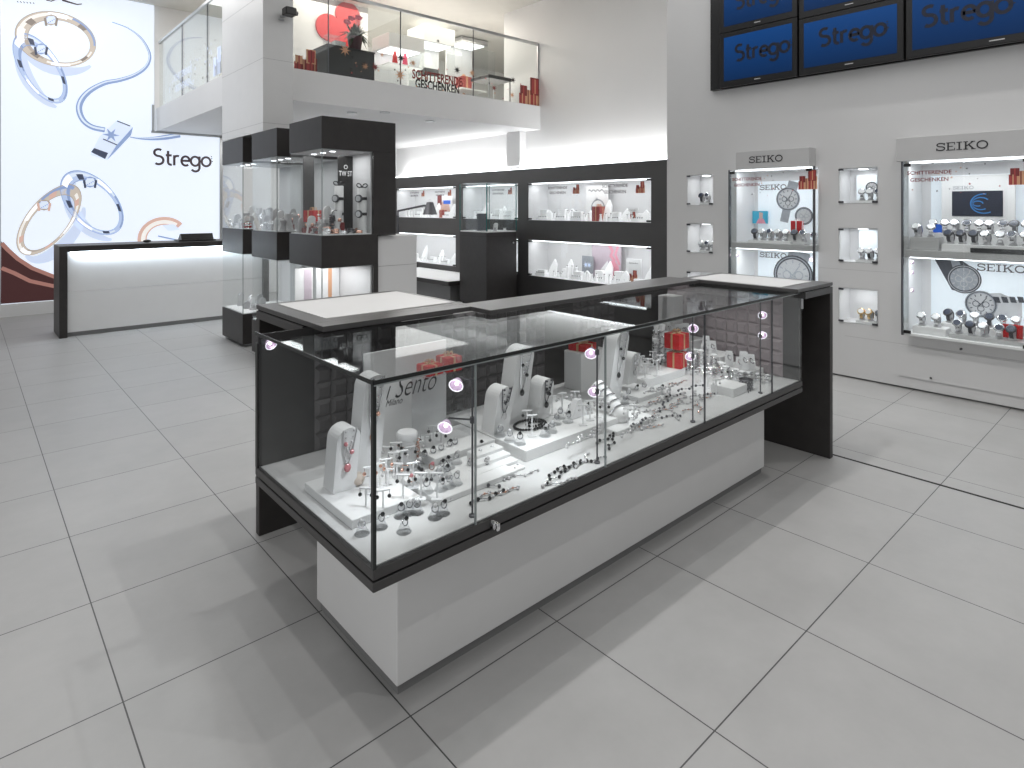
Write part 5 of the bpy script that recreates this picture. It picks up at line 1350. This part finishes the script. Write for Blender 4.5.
build(MB().box(5.525,5.535,ya+.05,ya+.36,zs+.001,zs+.035), 'name_strip', 'ink', label='long black strip at the edge of the near case upper shelf', cat='strip')
wr(5.55,5.68,yb-.27,yb-.05,zl+.001,zl+.055,'small white riser at the far lower end of the near watch case')
wr(5.54,5.66,ya+.03,yb-.29,zl+.001,zl+.03,'long clear riser on the lower shelf of the near watch case','signgrey')
wr(5.69,5.83,ya+.03,yb-.20,zl+.001,zl+.08,'rear white riser on the lower shelf of the near watch case')
watch_row(1, [(5.62,yb-.10,0),(5.62,yb-.20,0)], zl+.056, 'on the small riser of the near case bottom')
watch_row(1, [(5.60,yb-.34-.08*i,(1,3,0,1,3,0)[i]) for i in range(5)], zl+.031, 'in the front row of the near case bottom')
watch_row(1, [(5.76,yb-.25-.082*i,(3,1,0,3,1,0,1)[i]) for i in range(6)], zl+.081, 'in the rear row of the near case bottom')
for i, (px, py) in enumerate(((896+60,332),(967,334))): pass
t = thing('gift_box', 'long red present with silver ribbons in the near watch case bottom', 'gift box', (5.80,.86,zl))
build(MB().box(5.67,5.685,.77,.94,zl+.081-.05,zl+.13,.003), 'box', 'red', t); build(MB().box(5.668,5.687,.89,.905,zl+.081-.05,zl+.131).box(5.668,5.687,.81,.825,zl+.081-.05,zl+.131), 'ribbon', 'chrome', t)
build(MB().box(5.74,5.748,yb-.20,yb-.12,zs+.135,zs+.20), 'blue_card', 'bluecard', label='small bright blue card behind the watches of the near case', cat='card')
# far case
ya, yb = CASES[0][0], CASES[0][1]
wr(5.56,5.74,ya+.22,yb-.15,zs+.001,zs+.025,'flat white plate on the upper shelf of the far watch case')
watch_row(0, [(5.62,yb-.20-.075*i,(3,0,1,0,0,3,1)[i]) for i in range(7)], zs+.026, 'in the front row of the far case')
watch_row(0, [(5.80,yb-.40-.09*i,(0,3,0,1,0)[i]) for i in range(4)], zs+.001, 'in the rear row of the far case')
put_gift(5.66,2.42,zs+.10,.09,.11,.2,'red present with white ribbon on the upper shelf of the far watch case','cond','red')
wr(5.60,5.72,2.33,2.50,zs+.001,zs+.10,'small white riser under the red present in the far watch case')
q = card(752.5,767.5,211,223.5,5.93,'small photo of a person in pink under blue sky, far watch case',['cyan','skin','pinkp'],lambda mb,P,w,h: (setattr(mb,'m',0), poly(mb,P,[(w*.45,h*.35),(w*.68,h*.35),(w*.70,h*.85),(w*.45,h*.9)],.001), setattr(mb,'m',1), poly(mb,P,[(w*.25,0),(w*.9,0),(w*.75,h*.38),(w*.4,h*.38)],.002)), name='photo_card', cat='photo')
build(MB().box(5.90,5.905,yb-.52,yb-.32,.60,.64), 'blue_strip', 'cyan', label='small cyan strip low in the far watch case', cat='card')
watch_row(0, [(5.64,yb-.15-.09*i,(0,1,3,0,1)[i]) for i in range(5)], zl+.001, 'on the bottom shelf of the far case')
# niches
NN = ['top niche of the near column','middle niche of the near column','bottom niche of the near column','top niche of the far column','middle niche of the far column','bottom niche of the far column']
for k, (ya, yb, za, zb) in enumerate(NICHES):
    t = thing('wall_niche', 'small lit square watch niche in the grey wall, %s' % NN[k], 'niche', (XR,(ya+yb)/2,za), 'small lit niches')
    xb = XR+.24; e = .003
    mb = MB(); mb.quad((xb,yb,za),(xb,ya,za),(xb,ya,zb),(xb,yb,zb)); mb.quad((XR,ya+e,za),(xb,ya+e,za),(xb,ya+e,zb),(XR,ya+e,zb)); mb.quad((XR,yb-e,za),(XR,yb-e,zb),(xb,yb-e,zb),(xb,yb-e,za))
    mb.quad((XR,ya,za+e),(XR,yb,za+e),(xb,yb,za+e),(xb,ya,za+e)); mb.quad((XR,ya,zb-e),(xb,ya,zb-e),(xb,yb,zb-e),(XR,yb,zb-e))
    build(mb, 'white_liner', 'litwhite', t); build(MB().box(XR+.09,XR+.15,(ya+yb)/2-.03,(ya+yb)/2+.03,zb-.012,zb-.005), 'downlight', 'led', t)
    build(MB().box(XR-.006,XR-.001,ya+.005,yb-.005,za+.002,zb-.002), 'glass_pane', 'glass', t)
    for yy, zz in ((yb-.02,zb-.012),(yb-.02,za+.012),(ya+.02,za+.012)): build(MB().box(XR-.014,XR-.0065,yy-.02,yy+.02,zz-.008,zz+.008), 'hinge', 'darkmetal', t)
    n = (3,3,3,2,3,2)[k]
    z0 = za+.0035
    build(MB().box(XR+.03,XR+.13,ya+.03,yb-.12,z0,z0+.02,.002), 'riser_block', 'whitem', label='white plate in the %s' % NN[k], cat='riser', group='plates in the wall niches')
    for i in range(n):
        put_watch(((0,0,1),(0,2,0),(4,4,3),(3,1),(0,1,0),(1,0))[k][i], XR+.085, yb-.155-.065*i+(.03 if k > 2 else 0), z0+.021, -PI/2+random.uniform(-.2,.2), '%s in the %s' % (ORD[i], NN[k]), i, 1.15)
    if k == 0: card(856.5,877,175,200,XR+.20,'white card with a printed watch in the top niche of the near column',['plight','pdark','dialw','ink'],lambda mb,P,w,h: dialprint(mb,P,w*.75,h*.5,w*.3,(0,1,2)))
    if k == 1: build(MB().box(XR+.20,XR+.21,ya+.01,yb-.09,z0,zb-.02), 'back_card', 'plight', label='pale backing card in the middle niche of the near column', cat='card')
# wall sockets
for k, (px, py) in enumerate(((961,349),(931,378))):
    q = at_x(px, py, XR-.012); build(MB().cyl((XR-.002-(.012 if q[2]<.345 and q[1]<1.6 else 0),q[1],q[2]),(XR-.02,q[1],q[2]), .008, 10), 'wall_lock', 'darkmetal', smooth=True, label=['small dark lock just below the near watch case','small dark lock low on the grey wall panel'][k], cat='lock')

# ================================================= LIGHTS
def area(name, loc, rot, sx, sy, power, col=(1,1,1), spread=None):
    l = bpy.data.lights.new(name, 'AREA'); l.shape = 'RECTANGLE'; l.size = sx; l.size_y = sy; l.energy = power; l.color = col
    if spread: l.spread = spread
    o = bpy.data.objects.new(name, l); COL.objects.link(o); o.location = loc; o.rotation_euler = rot; return o
def spot(name, loc, target, power, angle=60, blend=.5, rad=.05, col=(1,1,1)):
    l = bpy.data.lights.new(name, 'SPOT'); l.energy = power; l.spot_size = math.radians(angle); l.spot_blend = blend; l.shadow_soft_size = rad; l.color = col
    o = bpy.data.objects.new(name, l); COL.objects.link(o); o.location = loc
    o.rotation_euler = (Vector(target)-Vector(loc)).to_track_quat('-Z','Y').to_euler(); return o
area('ceiling_light_panel', (1.4,1.6,4.48), (0,0,0), 3.4, 5.0, 36, (1,1,1))
area('ceiling_light_far', (4.2,2.4,4.48), (0,0,0), 2.0, 4.6, 40, (1,1,1))
area('ceiling_light_back', (1.0,8.3,4.48), (0,0,0), 2.0, 3.0, 50, (1,1,1))
area('balcony_light', (4.4,8.6,2.59), (0,0,0), 2.6, 2.6, 42, (1,.99,.97))
area('upper_light_low', (5.2,7.6,3.02), (PI,0,0), 3.0, .6, 22, (1,.95,.88))  # added upward fill that brightens the upstairs ceiling
area('upper_light', (5.2,8.6,4.44), (0,0,0), 3.5, 2.2, 95, (1,.93,.82))
for x, y, tx, ty, p in ((.45,1.98,.8,1.6,82),(1.45,1.98,1.6,1.5,100),(2.75,1.96,2.8,1.4,120),(5.0,.6,4.6,.3,90),(.3,6.2,.3,6.0,70),(-1.2,1.6,-.8,2.0,25),(2.6,-.8,2.6,-.3,90)):
    spot('ceiling_spot', (x,y,4.46), (tx,ty,0), p, 115, .7, .035, (1,.985,.965))
spot('column_fill_spot', (-.6,6.4,4.4), (2.2,6.8,3.2), 70, 60, .8, .1, (.98,.98,1))  # added spot that brightens the left face of the column
# counter spots
for x, y, tx, ty, p in ((1.05,1.58,.97,1.74,4.5),(1.55,1.58,1.60,1.60,5.5),(2.25,1.60,2.2,1.85,3.4),(2.9,1.60,2.9,1.90,3.6)):
    spot('counter_spot', (x,y,.93), (tx,ty,.5), p*1.1, 75, .9, .02, (.93,.97,1))
for k, (x0, y0, y1) in enumerate(TW):
    for zz in (ZT[2]-.02, ZT[4]-.02): area('tower_light', (x0+.22,(y0+y1)/2,zz), (0,0,0), .3, .5, 2.6)
for (ya, yb, za, zb) in SHELF: area('shelf_light', (XD+.06,(ya+yb)/2,zb-.02), (0,math.radians(-15),0), .08, yb-ya-.1, 1.9*(yb-ya))
for (ya, yb, za, zb) in CASES:
    for zz in (zb-.02, 1.05): area('case_light', (5.62,(ya+yb)/2,zz), (0,0,0), .1, yb-ya-.1, 2.6, (.95,.98,1))
for (ya, yb, za, zb) in NICHES: area('niche_light', (XR+.10,(ya+yb)/2,zb-.016), (0,0,0), .08, .08, .38)
area('cove_light', (XD-.10,7.0,2.06), (PI,math.radians(25),0), .05, 6.4, 26)
area('counter_led', (1.95,8.395,.935), (math.radians(20),0,0), 2.0, .02, 5, (.75,.88,1))
area('left_fill_light', (-3.3,-.2,2.1), (0,math.radians(-90),0), 3.6, 5.0, 60, (1,1,1))  # added area fill from the left, brightens the left-facing faces
# even environment added as fill; the room stays open behind the camera
w = bpy.data.worlds.new('shop_surroundings'); sc.world = w; w.use_nodes = True
bg = w.node_tree.nodes['Background']; bg.inputs[0].default_value = (.97,.98,1,1); bg.inputs[1].default_value = .26

# ================================================= CAMERA
cd = bpy.data.cameras.new('camera'); cam = bpy.data.objects.new('camera', cd); COL.objects.link(cam)
cd.sensor_width = 36; cd.lens = F/1024*36; cd.shift_y = -(384-YH)/1024; cd.clip_start = .05
cam.location = (0,0,CH); cam.rotation_euler = (PI/2, 0, -(PI/2-AR))
sc.camera = cam
sc.view_settings.view_transform = 'Standard'; sc.view_settings.look = 'None'
sc.view_settings.exposure = 0.0
sc.cycles.max_bounces = 12; sc.cycles.transparent_max_bounces = 24; sc.cycles.glossy_bounces = 4; sc.cycles.diffuse_bounces = 4
sc.cycles.use_denoising = True
sc.cycles.caustics_reflective = False; sc.cycles.caustics_refractive = False; sc.cycles.sample_clamp_indirect = 6
# drop prototype leftovers that were never placed
for o in list(watches)+[wstand]+rings+[rholder, tstand]+ears+brac:
    if o not in USED:
        for c in list(o.children): bpy.data.objects.remove(c)
        bpy.data.objects.remove(o)

for o in COL.objects:
    if o.get('label') and len(o['label'].split()) > 16: print('LONG', len(o['label'].split()), o.name, o['label'])
